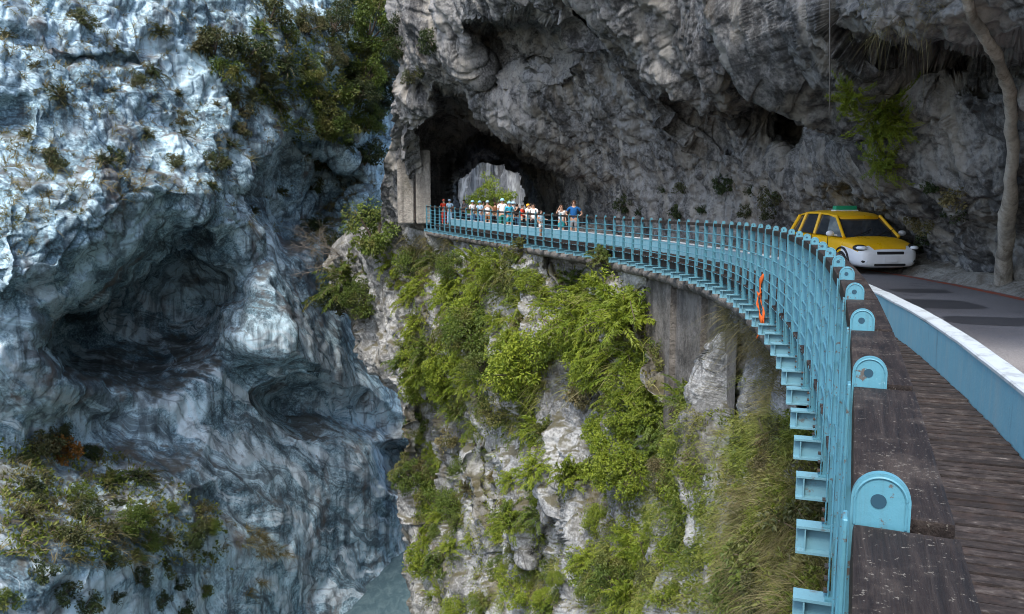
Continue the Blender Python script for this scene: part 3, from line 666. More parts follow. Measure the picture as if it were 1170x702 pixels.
    for sgn in (-1, 1):
        for name, a, e, r in (('front_pillar', (1.27, .745, .93), (.52, .60, 1.46), .042), ('middle_pillar', (-.32, .80, .95), (-.38, .615, 1.52), .05), ('rear_pillar', (-1.32, .80, .95), (-1.25, .61, 1.51), .045), ('tail_pillar', (-2.10, .69, .95), (-1.80, .56, 1.43), .06)):
            b = MB(); b.tube([(a[0], a[1]*sgn, a[2]), (e[0], e[1]*sgn, e[2])], r, 8); b.obj(name, my, root, 60)
        b = MB(); b.sph((.98, .985*sgn, 1.02), (.075, .11, .075), 14); b.cyl((1.0, .80*sgn, .97), (.99, .92*sgn, 1.0), .02, n=8); b.obj('mirror', mw, root, 40)
        b = MB(); b.sph((1.965, .665*sgn, .70), (.235, .16, .088), 16); hl = b.obj('headlight', mbk, root, True)
        b = MB(); b.sph((1.99, .67*sgn, .705), (.225, .15, .072), 16); b.obj('lens', mlamp, hl, True)
        b = MB(); b.sph((2.13, .58*sgn, .38), (.07, .13, .07), 12); fl = b.obj('fog_lamp', mbk, root, True)
        b = MB(); b.sph((2.17, .58*sgn, .38), (.05, .05, .045), 12); b.obj('lens', mlamp, fl, True)
        b = MB(); b.box((-.85, .868*sgn, .74), (.16, .03, .022), bev=.008); b.obj('door_handle', my, root)
        for x in (.62, -.35, -1.3):
            b = MB(); b.box((x, .866*sgn, .62), (.012, .012, .66)); b.obj('door_seam', mbk, root)
        b = MB(); b.box((-2.17, .62*sgn, .86), (.09, .16, .16), bev=.03); b.obj('tail_light', mat_red_glass, root, 40)
        for x in (1.38, -1.32):
            w = bpy.data.objects.new('wheel', None); COL.objects.link(w); w.parent = root; w.location = (x, .76*sgn, .31)
            b = MB(); b.cyl((0, -.1, 0), (0, .1, 0), .31, n=28); bmesh.ops.bevel(b.bm, geom=[e for e in b.bm.edges if len(e.link_faces) == 2 and e.calc_face_angle(0) > 1], offset=.03, segments=2, affect='EDGES'); b.obj('tyre', mtyre, w, 40)
            b = MB(); b.cyl((0, .07*sgn, 0), (0, .112*sgn, 0), .20, n=24)
            for k in range(5):
                a = k*2*math.pi/5; b.box((math.cos(a)*.1, .113*sgn, math.sin(a)*.1), (.17, .012, .045), Matrix.Translation((0, 0, 0))) if False else b.cyl((0, .115*sgn, 0), (math.cos(a)*.19, .115*sgn, math.sin(a)*.19), .022, n=6)
            b.obj('rim', mrim, w, 40)
            b = MB(); b.tube([(x+.37*math.cos(a), .85*sgn, .31+.37*math.sin(a)) for a in np.linspace(-.2, math.pi+.2, 20)], .03, 6); b.obj('wheel_arch', mbk, root, 60)
    b = MB(); b.box((2.215, 0, .585), (.05, .70, .075), bev=.02); b.obj('grille', mbk, root)
    b = MB(); b.box((2.225, 0, .29), (.05, .80, .06), bev=.02); b.obj('air_intake', mbk, root)
    b = MB(); b.box((2.268, 0, .43), (.015, .33, .15), bev=.004); b.obj('number_plate', mw, root)
    b = MB(); b.tube([(2.10, y, .615+.02*(1-(y/.6)**2)) for y in np.linspace(-.62, .62, 11)], .016, 6); b.obj('chrome_trim', mrim, root, 60)
    for sgn in (-.35, .25):
        b = MB(); b.tube([(1.27, sgn-.1, .965), (1.05, sgn+.45, 1.12)], .012, 6); b.obj('wiper', mbk, root, 60)
    sg = mat_flat('green roof sign', (.02, .30, .16), .4)
    b = MB(); b.box((-.25, 0, 1.66), (.20, .62, .13), bev=.045, seg=3); b.obj('roof_sign', sg, root, 40)
    b = MB(); b.box((-.25, 0, 1.598), (.26, .66, .03), bev=.01); b.obj('sign_base', mw, root)
mat_red_glass = mat_flat('red lamp glass', (.35, .02, .02), .2)
build_taxi()
# ------------------------------------------------------------------ people
SKIN = mat_flat('skin', (.42, .25, .17), .55); HAIR = mat_flat('dark hair', (.02, .014, .01), .6); HAIRB = mat_flat('brown hair', (.09, .04, .02), .6)
_cm = {}
def cloth(name, c):
    if name not in _cm: _cm[name] = mat_flat(name, c, .85, .2)
    return _cm[name]
def skin_mesh(name, verts, edges, radii, root=0, sub=1):
    me = bpy.data.meshes.new(name); me.from_pydata(verts, edges, []); o = bpy.data.objects.new(name, me); COL.objects.link(o)
    md = o.modifiers.new('k', 'SKIN'); md.use_smooth_shade = True
    for i, sv in enumerate(me.skin_vertices[0].data):
        r = radii[i]; sv.radius = r if isinstance(r, tuple) else (r, r); sv.use_root = i == root
    ms = o.modifiers.new('s', 'SUBSURF'); ms.levels = ms.render_levels = sub
    dg = bpy.context.evaluated_depsgraph_get(); nm = bpy.data.meshes.new_from_object(o.evaluated_get(dg)); nm.name = name
    bpy.data.objects.remove(o); nm.polygons.foreach_set('use_smooth', np.ones(len(nm.polygons), bool)); nm.materials.clear(); return nm
ARMS = {'down': ((.03, .02, -.27), (.03, -.06, -.25)), 'bent': ((.05, .03, -.26), (-.10, -.22, .05)), 'up': ((.10, -.14, -.10), (-.12, -.05, .27)), 'hip': ((.16, .06, -.22), (-.14, -.06, -.13)),
        'rail': ((.04, -.10, -.24), (-.02, -.22, -.04)), 'camera': ((.04, -.14, -.20), (-.10, -.14, .22))}
def person(label, loc, h, face, shirt, pants, hair=HAIR, helmet=None, arms=('down', 'down'), shorts=False, sleeve=True, step=.06, lean=0., extra=None, female=False, group=None):
    """face: the way the figure looks (angle from -Y, towards the camera)"""
    root = thing('person', label, 'person', loc, face, group); k = h/1.72
    sw = .165 if female else .19; hw = .095
    V = [(0, 0, .95), (0, 0, 1.10), (0, 0, 1.28), (0, 0, 1.41), (0, -.005, 1.49), (0, -.015, 1.60), (0, -.012, 1.685)]
    Rr = [(.155, .105), (.135, .095), (.165, .105), (.11, .08), (.055, .055), (.078, .095), (.055, .07)]
    V[1:] = [(x, y-lean*(z-.95), z) for x, y, z in V[1:]]
    E = [(i, i+1) for i in range(6)]
    V.append((0, V[5][1]-.092, 1.585)); Rr.append(.016); E.append((5, 7))           # nose
    top = {}
    for sg, arm in ((-1, arms[0]), (1, arms[1])):
        b0 = len(V); e, w = ARMS[arm]; S = (sg*sw, V[3][1], 1.40); El = (S[0]+sg*e[0], S[1]+e[1], S[2]+e[2]); Wr = (El[0]+sg*w[0], El[1]+w[1], El[2]+w[2])
        d = Vector(w).normalized(); Hd = tuple(Wr[i]+(.085*(sg*d[0], d[1], d[2])[i]) for i in range(3)); Ft = tuple(Wr[i]+(.165*(sg*d[0], d[1], d[2])[i]) for i in range(3))
        V += [S, El, Wr, Hd, Ft]; Rr += [.055, .042, .03, (.036, .022), (.02, .012)]; E += [(3, b0), (b0, b0+1), (b0+1, b0+2), (b0+2, b0+3), (b0+3, b0+4)]
        V.append(tuple(Wr[i]+.07*(sg*d[0], d[1], d[2])[i]+(-.035*sg, -.02, 0)[i] for i in range(3))); Rr.append(.011); E.append((b0+2, b0+5))
        top[sg] = (S, El, Wr)
    legs = {}
    for sg in (-1, 1):
        b0 = len(V); y = sg*step; Hp = (sg*hw, 0, .90); Kn = (sg*(hw+.01), y*.6-.02, .50); An = (sg*(hw+.015), y, .09); To = (sg*(hw+.03), y-.15, .035); He = (sg*(hw+.012), y+.05, .04)
        V += [Hp, Kn, An, To, He]; Rr += [.088, .058, .04, (.038, .028), .036]; E += [(0, b0), (b0, b0+1), (b0+1, b0+2), (b0+2, b0+3), (b0+2, b0+4)]; legs[sg] = (Hp, Kn, An, To)
    me = skin_mesh('body', V, E, Rr); me.materials.append(SKIN); o = link('body', me, None, root); o.scale = (k, k, k)
    def part(name, V, E, Rr, m, **kw): o = link(name, skin_mesh(name, V, E, Rr, **kw), m, root); o.scale = (k, k, k)
    V2 = [V[0], V[1], V[2], V[3]]; V2[0] = (0, 0, .90); R2 = [(.168, .125), (.15, .11), (.18, .12), (.122, .092)]; E2 = [(0, 1), (1, 2), (2, 3)]
    if sleeve:
        for sg in (-1, 1):
            S, El, _ = top[sg]; b0 = len(V2); mid = tuple(S[i]+(El[i]-S[i])*(.62) for i in range(3)); V2 += [S, mid]; R2 += [.068, .06]; E2 += [(3, b0), (b0, b0+1)]
    part('shirt', V2, E2, R2, shirt)
    V3 = [(0, 0, .97), (0, 0, .89)]; R3 = [(.16, .115), (.165, .12)]; E3 = [(0, 1)]
    for sg in (-1, 1):
        Hp, Kn, An, To = legs[sg]; b0 = len(V3)
        if shorts: V3 += [Hp, tuple(Hp[i]+(Kn[i]-Hp[i])*.8 for i in range(3))]; R3 += [.1, .088]; E3 += [(1, b0), (b0, b0+1)]
        else: V3 += [Hp, Kn, tuple(Kn[i]+(An[i]-Kn[i])*.93 for i in range(3))]; R3 += [.1, .075, .06]; E3 += [(1, b0), (b0, b0+1), (b0+1, b0+2)]
    part('shorts' if shorts else 'trousers', V3, E3, R3, pants)
    for sg in (-1, 1):
        Hp, Kn, An, To = legs[sg]; part('shoe', [(An[0], An[1]+.04, .045), (An[0], An[1]-.04, .05), (To[0], To[1]-.015, .04)], [(0, 1), (1, 2)], [(.045, .045), (.048, .045), (.045, .035)], cloth('dark shoe', (.05, .05, .055)))
    hy = V[5][1]
    b = MB(); b.sph((0, hy+.012, 1.625), (.088, .108, .095), 16); bmesh.ops.bisect_plane(b.bm, geom=b.bm.verts[:]+b.bm.edges[:]+b.bm.faces[:], plane_co=(0, hy-.03, 1.61), plane_no=(0, -.75, -.65), clear_outer=True)
    o = b.obj('hair', hair, root, True); o.scale = (k, k, k)
    if female:
        b = MB(); b.sph((0, hy+.075, 1.53), (.085, .05, .17), 14); o = b.obj('long_hair', hair, root, True); o.scale = (k, k, k)
    for sg in (-1, 1):
        b = MB(); b.sph((sg*.031, hy-.083, 1.615), (.012, .008, .008), 8); o = b.obj('eye', HAIR, root, True); o.scale = (k, k, k)
        b = MB(); b.sph((sg*.083, hy+.005, 1.60), (.012, .025, .032), 8); o = b.obj('ear', SKIN, root, True); o.scale = (k, k, k)
    b = MB(); b.sph((0, hy-.09, 1.555), (.024, .008, .006), 8); o = b.obj('mouth', cloth('lips', (.25, .09, .08)), root, True); o.scale = (k, k, k)
    if helmet:
        b = MB(); b.sph((0, hy, 1.64), (.108, .128, .105), 18); bmesh.ops.bisect_plane(b.bm, geom=b.bm.verts[:]+b.bm.edges[:]+b.bm.faces[:], plane_co=(0, 0, 1.632), plane_no=(0, -.12, -1), clear_outer=True)
        b.tube([(.109*math.cos(a), hy-.012+.134*math.sin(a), 1.632) for a in np.linspace(0, 2*math.pi, 21)], .012, 6)
        o = b.obj('helmet', helmet, root, True); o.scale = (k, k, k)
    if extra: extra(root, k)
    return root
def stand(px, head, h, off_hint, base=ROADZ, d=None):
    """place a figure of height h on the ground whose head shows at photo pixel (px, head): distance along the path from the ground contact"""
    best = None
    for s in np.arange(S_at(28), S_at(60), .1):
        for off in (off_hint,):
            p = path(s, off, base); q = proj(p+np.array([0, 0, h]))
            e = abs(q[0]-px)
            if best is None or e < best[0]: best = (e, p)
    return tuple(best[1])
red = cloth('red cloth', (.55, .05, .025)); white = cloth('white cloth', (.75, .75, .74)); lblue = cloth('pale blue cloth', (.38, .55, .68)); jean = cloth('blue denim', (.10, .2, .34)); teal = cloth('teal cloth', (.02, .22, .25))
blue = cloth('blue cloth', (.015, .10, .28)); black = cloth('black cloth', (.02, .02, .022)); grey = cloth('grey cloth', (.22, .22, .23)); khaki = cloth('khaki cloth', (.25, .2, .13)); cyan = cloth('cyan cloth', (.03, .33, .48)); yel = cloth('yellow cloth', (.75, .36, .03)); green = cloth('dark green cloth', (.02, .14, .11)); brown = cloth('brown cloth', (.2, .09, .04))
hb = mat_flat('light blue helmet', (.28, .55, .72), .35); hw_ = mat_flat('white helmet', (.38, .56, .68), .35); hr = mat_flat('red helmet', (.5, .12, .08), .4)
def backpack(root, k):
    b = MB(); b.box((0, .19, 1.2), (.28, .16, .42), bev=.06, seg=3); o = b.obj('backpack', black, root, 40); o.scale = (k, k, k)
    for sg in (-1, 1):
        b = MB(); b.tube([(sg*.1, .12, 1.38), (sg*.11, 0, 1.45), (sg*.115, -.105, 1.36), (sg*.12, -.11, 1.2), (sg*.14, .02, 1.08)], .02, 6); o = b.obj('strap', black, root, 60); o.scale = (k, k, k)
PPL = [
 (507, 225.8, 1.70, 1.6, 'person in red shirt and red trousers with red helmet beside the pillar', .3, red, red, HAIR, hr, ('bent', 'down'), {}),
 (513.8, 226, 1.70, 1.9, 'person in pale blue shirt and trousers next to the one in red', -.2, lblue, lblue, HAIR, hw_, ('bent', 'bent'), {}),
 (540, 225, 1.70, 1.7, 'person in white shirt and jeans with light blue helmet, leftmost of the big group', .5, white, jean, HAIR, hb, ('rail', 'down'), {'step': .1}),
 (548.5, 225.5, 1.68, 1.9, 'person in pale blue shirt and denim with blue helmet, arms bent', -.6, lblue, jean, HAIR, hb, ('camera', 'bent'), {}),
 (557.5, 223.5, 1.72, 1.75, 'person in white sleeveless top and brown shorts with white helmet', -.3, white, brown, HAIRB, hw_, ('bent', 'hip'), {'shorts': True, 'sleeve': False, 'female': True}),
 (565.5, 226.5, 1.62, 2.3, 'dark haired person in brown top standing behind the white helmet', 2.6, brown, black, HAIRB, None, ('down', 'bent'), {}),
 (574.3, 220, 1.88, 1.4, 'tall person in white shirt and green trousers in the middle of the group', .1, white, green, HAIR, hb, ('down', 'down'), {}),
 (581.8, 223.5, 1.72, 1.75, 'person in cyan vest and teal shorts with blue helmet', .4, cyan, teal, HAIR, hb, ('bent', 'down'), {'shorts': True, 'extra': backpack}),
 (590, 229, 1.60, 2.6, 'shorter person in dark clothes behind the cyan vest', 2.8, black, jean, HAIR, None, ('down', 'down'), {}),
 (597, 231, 1.58, 2.0, 'person in red top with yellow sleeves reaching forward', 1.2, red, black, HAIR, None, ('rail', 'rail'), {}),
 (603, 230.5, 1.66, 1.6, 'person in white shirt and yellow cap with both hands raised', .9, white, black, yel, None, ('camera', 'camera'), {}),
 (609.5, 230.5, 1.68, 1.5, 'person in white shirt with black backpack straps and dark trousers', -.3, white, black, HAIR, None, ('bent', 'down'), {'extra': backpack}),
 (617.5, 241, 1.28, .6, 'child in pale blue shirt and shorts on the timber walkway', .8, lblue, white, HAIR, None, ('rail', 'rail'), {'base': 0., 'shorts': True}),
 (641.5, 231.5, 1.66, 1.7, 'woman in white top and teal shorts with one arm raised to her hair', .1, white, teal, HAIRB, None, ('up', 'down'), {'shorts': True, 'female': True}),
 (656, 226, 1.88, 1.6, 'tall man in blue shirt and grey shorts with hands at his hips', -.2, blue, grey, HAIRB, None, ('hip', 'hip'), {'shorts': True}),
 (530, 227, 1.66, 3.2, 'person in grey shirt and cap standing far back near the tunnel mouth', -1.0, grey, black, black, None, ('down', 'bent'), {}),
 (552.5, 228, 1.64, 2.9, 'person in khaki shirt half hidden behind the blue helmets', 1.6, khaki, jean, HAIR, None, ('hip', 'down'), {'extra': backpack}),
 (570, 228, 1.60, 2.9, 'person in yellow top behind the tall white shirt', -1.7, yel, jean, HAIRB, None, ('bent', 'down'), {'female': True}),
 (586.5, 227, 1.70, 2.2, 'person in pale blue shirt with white helmet turned sideways', 1.5, lblue, black, HAIR, hw_, ('camera', 'down'), {}),
 (606, 231, 1.64, 2.8, 'person in dark green shirt behind the yellow cap', 2.2, green, black, HAIR, None, ('down', 'down'), {}),
]
for px, hy, h, off, lab, face, sh, pa, ha, he, ar, kw in PPL:
    kw = dict(kw); base = kw.pop('base', ROADZ)
    person(lab, stand(px, hy, h, off, base), h, face, sh, pa, ha, he, ar, **kw)
# orange cloth streamer tied to the railing
def streamer():
    s = None; bs = 1e9
    for k in posts:
        q = proj(path(k, -.06, .3)); 
        if abs(q[0]-868) < bs: bs, s = abs(q[0]-868), k
    m = cloth('faded orange cloth', (.50, .10, .02)); b = MB(); nn = 40
    for j, (o0, ph) in enumerate(((-.06, 0), (-.09, 1.7))):
        pr = []
        for i in range(nn+1):
            t_ = i/nn; z = .42-.98*t_ if j == 0 else .12-.75*t_; w = .022+.016*math.sin(t_*9+ph)+.02*math.sin(t_*23+ph)
            c = path(s+.10*math.sin(t_*5+ph)-.05, o0-.03*math.sin(t_*7), z); a_ = .6*math.sin(t_*11+ph)
            h = heading(s)+a_; v_ = np.array([math.cos(h), math.sin(h), 0])*w
            pr.append((b.bm.verts.new(c-v_), b.bm.verts.new(c+v_*.1+np.array([0, 0, -.03])), b.bm.verts.new(c+v_)))
        for a, c in zip(pr, pr[1:]):
            for i in (0, 1): b.bm.faces.new((a[i], a[i+1], c[i+1], c[i]))
    o = b.obj('streamer', m, None, True); md = o.modifiers.new('t', 'SOLIDIFY'); md.thickness = .012
    o['label'] = 'crumpled orange cloth streamer tied to the outside of the blue railing'; o['category'] = 'streamer'
streamer()
# ------------------------------------------------------------------ vegetation
vr = np.random.default_rng(21)
def unit(v): return v/(np.linalg.norm(v, axis=-1, keepdims=True)+1e-9)
def leaf_mesh(name, base, dirs, ln, wd, tint):
    """folded leaf blades: base point, direction, length, width"""
    n = len(base); dirs = unit(dirs); up = unit(vr.normal(size=(n, 3))*.6+np.array([0, 0, 1]))
    side = unit(np.cross(dirs, up)); nrm = np.cross(side, dirs); ln = np.broadcast_to(ln, n)[:, None]; wd = np.broadcast_to(wd, n)[:, None]
    mid = base+dirs*ln*.45+nrm*ln*.06
    v = np.stack([base, mid+side*wd*.5, base+dirs*ln-nrm*ln*.06-np.array([0, 0, .08])*ln, mid-side*wd*.5], 1).reshape(-1, 3)
    f = np.arange(n*4).reshape(-1, 4); me = mesh_np(name, v, f, False); add_attr(me, np.repeat(tint, 4)); return me
def proto_leafy(nc=26, nl=62, r=(1, 1, .85), ll=.15, seed=1):
    c = unit(vr.normal(size=(nc, 3)))*vr.uniform(.35, 1, (nc, 1))**.6*np.array(r); c[:, 2] += r[2]*.95; c[:, 2] = np.maximum(c[:, 2], .12)
    cr = vr.uniform(.17, .38, nc); k = vr.integers(0, nc, nc*nl)
    d = unit(vr.normal(size=(len(k), 3))); p = c[k]+d*cr[k][:, None]*vr.uniform(.3, 1, (len(k), 1))**.5*np.array([1, 1, .7])
    dr = d+vr.normal(size=d.shape)*.6+np.array([0, 0, -.25])
    t_ = np.clip(.25+.5*vr.random(nc)[k]+.3*vr.normal(size=len(k)), 0, 1)
    crown = leaf_mesh('crown', p, dr, ll*vr.uniform(.7, 1.3, len(k)), ll*.5, t_)
    b = MB(); 
    for i in range(9):
        e = c[i*2]; b.tube([(e[0]*.05, e[1]*.05, -.35), (e[0]*.25, e[1]*.25, e[2]*.4), (e[0]*.7, e[1]*.7, e[2]*.8), tuple(e)], [.045, .035, .022, .01], 5)
    return crown, b.mesh('trunk', True)
def proto_frond(nf=50, nl=17, ln=1.15, ll=.17, droop=.9):
    az = vr.uniform(0, 2*np.pi, nf); el = vr.uniform(.25, 1.45, nf); L_ = ln*vr.uniform(.55, 1.2, nf); base = vr.normal(size=(nf, 3))*.22; base[:, 2] = np.abs(base[:, 2])*1.2
    B, Dd, T = [], [], []; b = MB()
    d0 = np.stack([np.cos(az)*np.cos(el), np.sin(az)*np.cos(el), np.sin(el)], 1)
    for i in range(nf):
        t_ = np.linspace(.25, 1, nl); p = base[i]+d0[i]*L_[i]*t_[:, None]; p[:, 2] -= droop*.45*L_[i]*t_**2.2
        tg = unit(np.gradient(p, axis=0)); sd = unit(np.cross(tg, [0, 0, 1])); tt = vr.random()
        for s_ in (-1, 1):
            B.append(p); Dd.append(tg*.7+sd*s_*.8+vr.normal(size=p.shape)*.25-np.array([0, 0, .2])); T.append(np.clip(tt*.7+.3*vr.random(nl), 0, 1))
        if i % 4 == 0: b.tube([(base[i][0]*.3, base[i][1]*.3, -.3)]+[tuple(q) for q in p[::5]], .012, 4)
    B, Dd, T = np.concatenate(B), np.concatenate(Dd), np.concatenate(T)
    return leaf_mesh('crown', B, Dd, ll*vr.uniform(.7, 1.3, len(B)), ll*.3, T), b.mesh('trunk', True)
def blades(bases, nrm, nb, ln, wd, spread=.9, droop=.8, sg=4):
    """arching grass blades at many points -> verts, faces, tint"""
    n = len(bases)*nb; base = np.repeat(bases, nb, 0)+vr.normal(size=(n, 3))*.07; N = np.repeat(nrm, nb, 0)
    d = unit(N*.55+np.array([0, 0, .75])+vr.normal(size=(n, 3))*.55*spread); L_ = ln*vr.uniform(.45, 1.25, n)*np.repeat(vr.uniform(.45, 1.5, len(bases)), nb); tb = np.repeat(vr.random(len(bases)), nb)
    out = unit(np.cross(d, vr.normal(size=(n, 3)))); rows = []
    for k in range(sg+1):
        t_ = k/sg; p = base+d*(L_*t_)[:, None]; p[:, 2] -= droop*L_*.75*t_**2.2; p += N*(L_*.25*t_**2)[:, None]
        w = wd*(1-t_*.93)*.5; rows.append(np.stack([p-out*w, p+out*w], 1))
    v = np.stack(rows, 1).reshape(n, -1, 3); m = v.shape[1]; f = []
    for k in range(sg): f.append(np.array([2*k, 2*k+1, 2*k+3, 2*k+2])+np.arange(n)[:, None]*m)
    return v.reshape(-1, 3), np.concatenate(f), np.repeat(np.clip(tb*.85+.15*vr.random(n), 0, 1), m)
m_bright = mat_leaf('bright leaf', (.12, .185, .016), (.29, .34, .035), None, .4)
m_mid = mat_leaf('mid green leaf', (.06, .105, .016), (.145, .195, .032), (.15, .14, .04), .35)
m_deep = mat_leaf('dark leaf', (.018, .035, .010), (.06, .085, .022), (.085, .08, .03), .3)
m_under = mat_leaf('ground cover leaf', (.085, .125, .018), (.22, .26, .04), (.16, .14, .05), .35)
m_olive = mat_leaf('olive leaf', (.05, .065, .022), (.105, .115, .04), (.12, .10, .045), .3)
m_grass = mat_leaf('grass blade', (.17, .235, .03), (.38, .39, .09), (.40, .34, .16), .35)
m_dry = mat_leaf('dry grass', (.12, .11, .04), (.26, .22, .11), (.10, .11, .03), .3)
m_bark = mat_flat('grey brown bark', (.10, .08, .06), .9, .2)
PRO = {}
def protos(kind, mat, n):
    if (kind, mat.name) not in PRO:
        out = []
        for i in range(n):
            c, t_ = {'leafy': lambda: proto_leafy(30+3*i, 110, (1, 1, .75+.2*(i % 2)), .105), 'small': lambda: proto_leafy(20, 60, (1, 1, .7), .17), 'frond': lambda: proto_frond(60, 22, 1.2, .135)}[kind]()
            c.materials.append(mat); t_.materials.append(m_bark); out.append((c, t_))
        PRO[(kind, mat.name)] = out
    return PRO[(kind, mat.name)]
def shrub(name, label, pos, r, kind, mat, group, tilt=None, cat='shrub', n=4):
    c, t_ = protos(kind, mat, n)[vr.integers(0, n)]
    root = thing(name, label, cat, tuple(pos), 0, group)
    q = (Vector((0, 0, 1))+(tilt or Vector((0, 0, 0)))).normalized().to_track_quat('Z', 'Y').to_euler()
    root.rotation_euler = (q.to_quaternion() @ Matrix.Rotation(vr.uniform(0, 6.3), 3, 'Z').to_quaternion()).to_euler()
    root.scale = (r*vr.uniform(.85, 1.15), r*vr.uniform(.85, 1.15), r*vr.uniform(.8, 1.15))
    link('crown', c, None, root); link('trunk', t_, None, root); return root
def inside(sheet, poly, n, ok=None, upmin=None):
    m = poly_sd(poly, sheet.qx, sheet.qy) > 0
    if upmin is not None: m &= sheet.n[..., 2] > upmin
    if ok is not None: m &= ok
    a, b = np.nonzero(m)
    if not len(a): return np.zeros((0, 3)), np.zeros((0, 3))
    i = vr.integers(0, len(a), n); return sheet.v[a[i], b[i]], sheet.n[a[i], b[i]]
def spread_out(p, nrm, mind):
    keep = []
    for i in range(len(p)):
        if all(np.linalg.norm(p[i]-p[j]) > mind for j in keep): keep.append(i)
    return p[keep], nrm[keep]
def zone(sheet, poly, n, r, kinds, mats, label, group, mind=.6, name='shrub', upmin=None, sink=.1):
    p, q = inside(sheet, poly, n*3, upmin=upmin); p, q = spread_out(p, q, mind); p, q = p[:n], q[:n]
    for a, b in zip(p, q):
        kd = kinds[vr.integers(0, len(kinds))]; mt = mats[vr.integers(0, len(mats))]
        shrub(name, label, a-b*sink, vr.uniform(*r), kd, mt, group, Vector(b)*.7)
# --- on the slope below the walkway
zone(SHS, [(450,300),(520,305),(560,310),(640,325),(700,340),(745,365),(765,420),(700,440),(640,430),(600,450),(560,440),(490,470),(470,400),(450,330)], 70, (.7, 1.6), ['frond', 'frond', 'leafy'], [m_bright, m_bright, m_mid],
     'bright green feathery shrub on the upper rock slope under the walkway', 'bright shrubs on the upper slope', 1.1)
zone(SHS, [(600,340),(660,335),(720,350),(752,375),(750,400),(690,395),(640,370)], 16, (.6, 1.1), ['frond'], [m_bright], 'bright green feathery shrub on the upper rock slope under the walkway', 'bright shrubs on the upper slope', .9)
zone(SHS, [(475,440),(540,430),(600,450),(650,490),(620,530),(580,500),(545,500),(560,620),(530,690),(500,690),(475,600)], 30, (.6, 1.5), ['frond', 'leafy'], [m_mid, m_bright],
     'mid green shrub among grey rocks on the lower left slope', 'shrubs on the lower slope', 1.2)
zone(SHS, [(480,430),(640,440),(700,440),(770,440),(740,560),(740,702),(480,702)], 70, (.35, 1.0), ['frond', 'frond', 'leafy'], [m_bright, m_mid, m_bright], 'small feathery yellow green shrub on the lower middle slope', 'feathery shrubs on the lower middle slope', .55)
zone(SHS, [(680,440),(770,425),(790,480),(740,540),(715,560),(690,520)], 14, (.5, 1.0), ['frond', 'leafy'], [m_mid, m_bright], 'green shrub beside the pale bare rock in mid slope', 'shrubs beside the pale rock', .7)
zone(SHS, [(590,560),(640,540),(625,690),(720,650),(740,700),(560,702)], 20, (.4, .9), ['frond', 'leafy'], [m_bright, m_mid], 'small green shrub at the foot of the visible slope', 'small shrubs at the bottom of the slope', .7)
zone(SHS, [(740,540),(800,490),(900,500),(935,600),(935,702),(720,702)], 60, (.22, .6), ['frond', 'leafy', 'small'], [m_bright, m_mid, m_olive], 'small shrub among the long grass under the near railing', 'small shrubs in the long grass', .45)
zone(SHS, [(480,300),(740,350),(760,460),(700,560),(560,690),(480,640),(470,420)], 20, (.35, .9), ['small', 'frond'], [m_dry], 'withered straw brown shrub among the green ones on the slope', 'withered shrubs on the slope', 1.6)
# --- round the pillar, left of the tunnel
for i, (x, y, r, kd, mt, lab) in enumerate([(428,272,2.3,'leafy',m_mid,'large round green shrub left of the concrete pillars'), (398,318,2.7,'frond',m_mid,'drooping green shrub hanging out over the gorge left of the pillars'),
    (452,300,1.7,'frond',m_bright,'bright shrub directly under the concrete pillars'), (420,350,1.9,'leafy',m_mid,'green shrub on grey rock below the drooping one'), (380,345,1.7,'leafy',m_deep,'dark shrub at the outermost left corner of the slope'),
    (462,410,1.5,'frond',m_mid,'shrub on the left edge of the slope halfway down'), (478,450,1.5,'leafy',m_bright,'bright leafy shrub at the narrow left edge above the river'), (470,545,1.5,'leafy',m_mid,'shrub leaning over the dark river bend')]):
    p, n_ = sample(SHS, x, y+12); shrub('shrub', lab, p-n_*.2, r, kd, mt, None, n_*.6+Vector((0, 0, .4)))
# --- left wall: green patch high up, terrace, ledges
zone(LEFT, [(235,60),(300,25),(370,30),(430,55),(440,120),(400,170),(330,150),(270,130)], 44, (.7, 1.9), ['leafy', 'small', 'frond'], [m_deep, m_olive, m_mid],
     'dark green shrub in the thicket high on the left cliff', 'thicket high on the left cliff', 1.7)
zone(LEFT, [(380,5),(455,0),(455,70),(430,70),(395,50)], 7, (2.2, 3.6), ['leafy'], [m_mid], 'mid green leafy bush at the cliff top beside the overhang', 'bushes at the cliff top', 3.2)
zone(LEFT, [(0,520),(60,500),(150,535),(240,580),(250,640),(170,650),(80,630),(0,600)], 27, (.35, 1.0), ['small', 'leafy', 'frond'], [m_deep, m_mid, m_olive],
     'dull green shrub on the sloping rock terrace at the lower left', 'shrubs on the lower left terrace', 1.3)
zone(LEFT, [(0,20),(120,20),(250,60),(330,230),(300,260),(180,190),(60,200),(0,190)], 30, (.35, .9), ['small', 'frond'], [m_deep, m_olive, m_olive], 'small tuft of dull green leaves on a ledge of the upper left cliff', 'leaf tufts on the upper left cliff', 2, 'small_shrub', .05)
zone(LEFT, [(340,150),(420,170),(440,260),(400,330),(360,300)], 14, (.8, 1.7), ['small', 'frond'], [m_deep, m_mid], 'dark tuft of leaves in the shaded cleft right of the hollow', 'leaf tufts in the shaded cleft', 2, 'small_shrub')
zone(LEFT, [(0,640),(120,640),(260,660),(320,690),(300,702),(0,702)], 14, (.4, .8), ['small'], [m_deep, m_mid], 'small dark tuft on blue rock at the bottom left corner', 'leaf tufts at the bottom left', 1.4, 'small_shrub')
p, n_ = sample(LEFT, 66, 522); shrub('rusty_shrub', 'rust orange shrub standing on the left end of the terrace', p, 1.1, 'small', mat_leaf('rusty leaf', (.25, .10, .02), (.34, .17, .03)), None, n_)
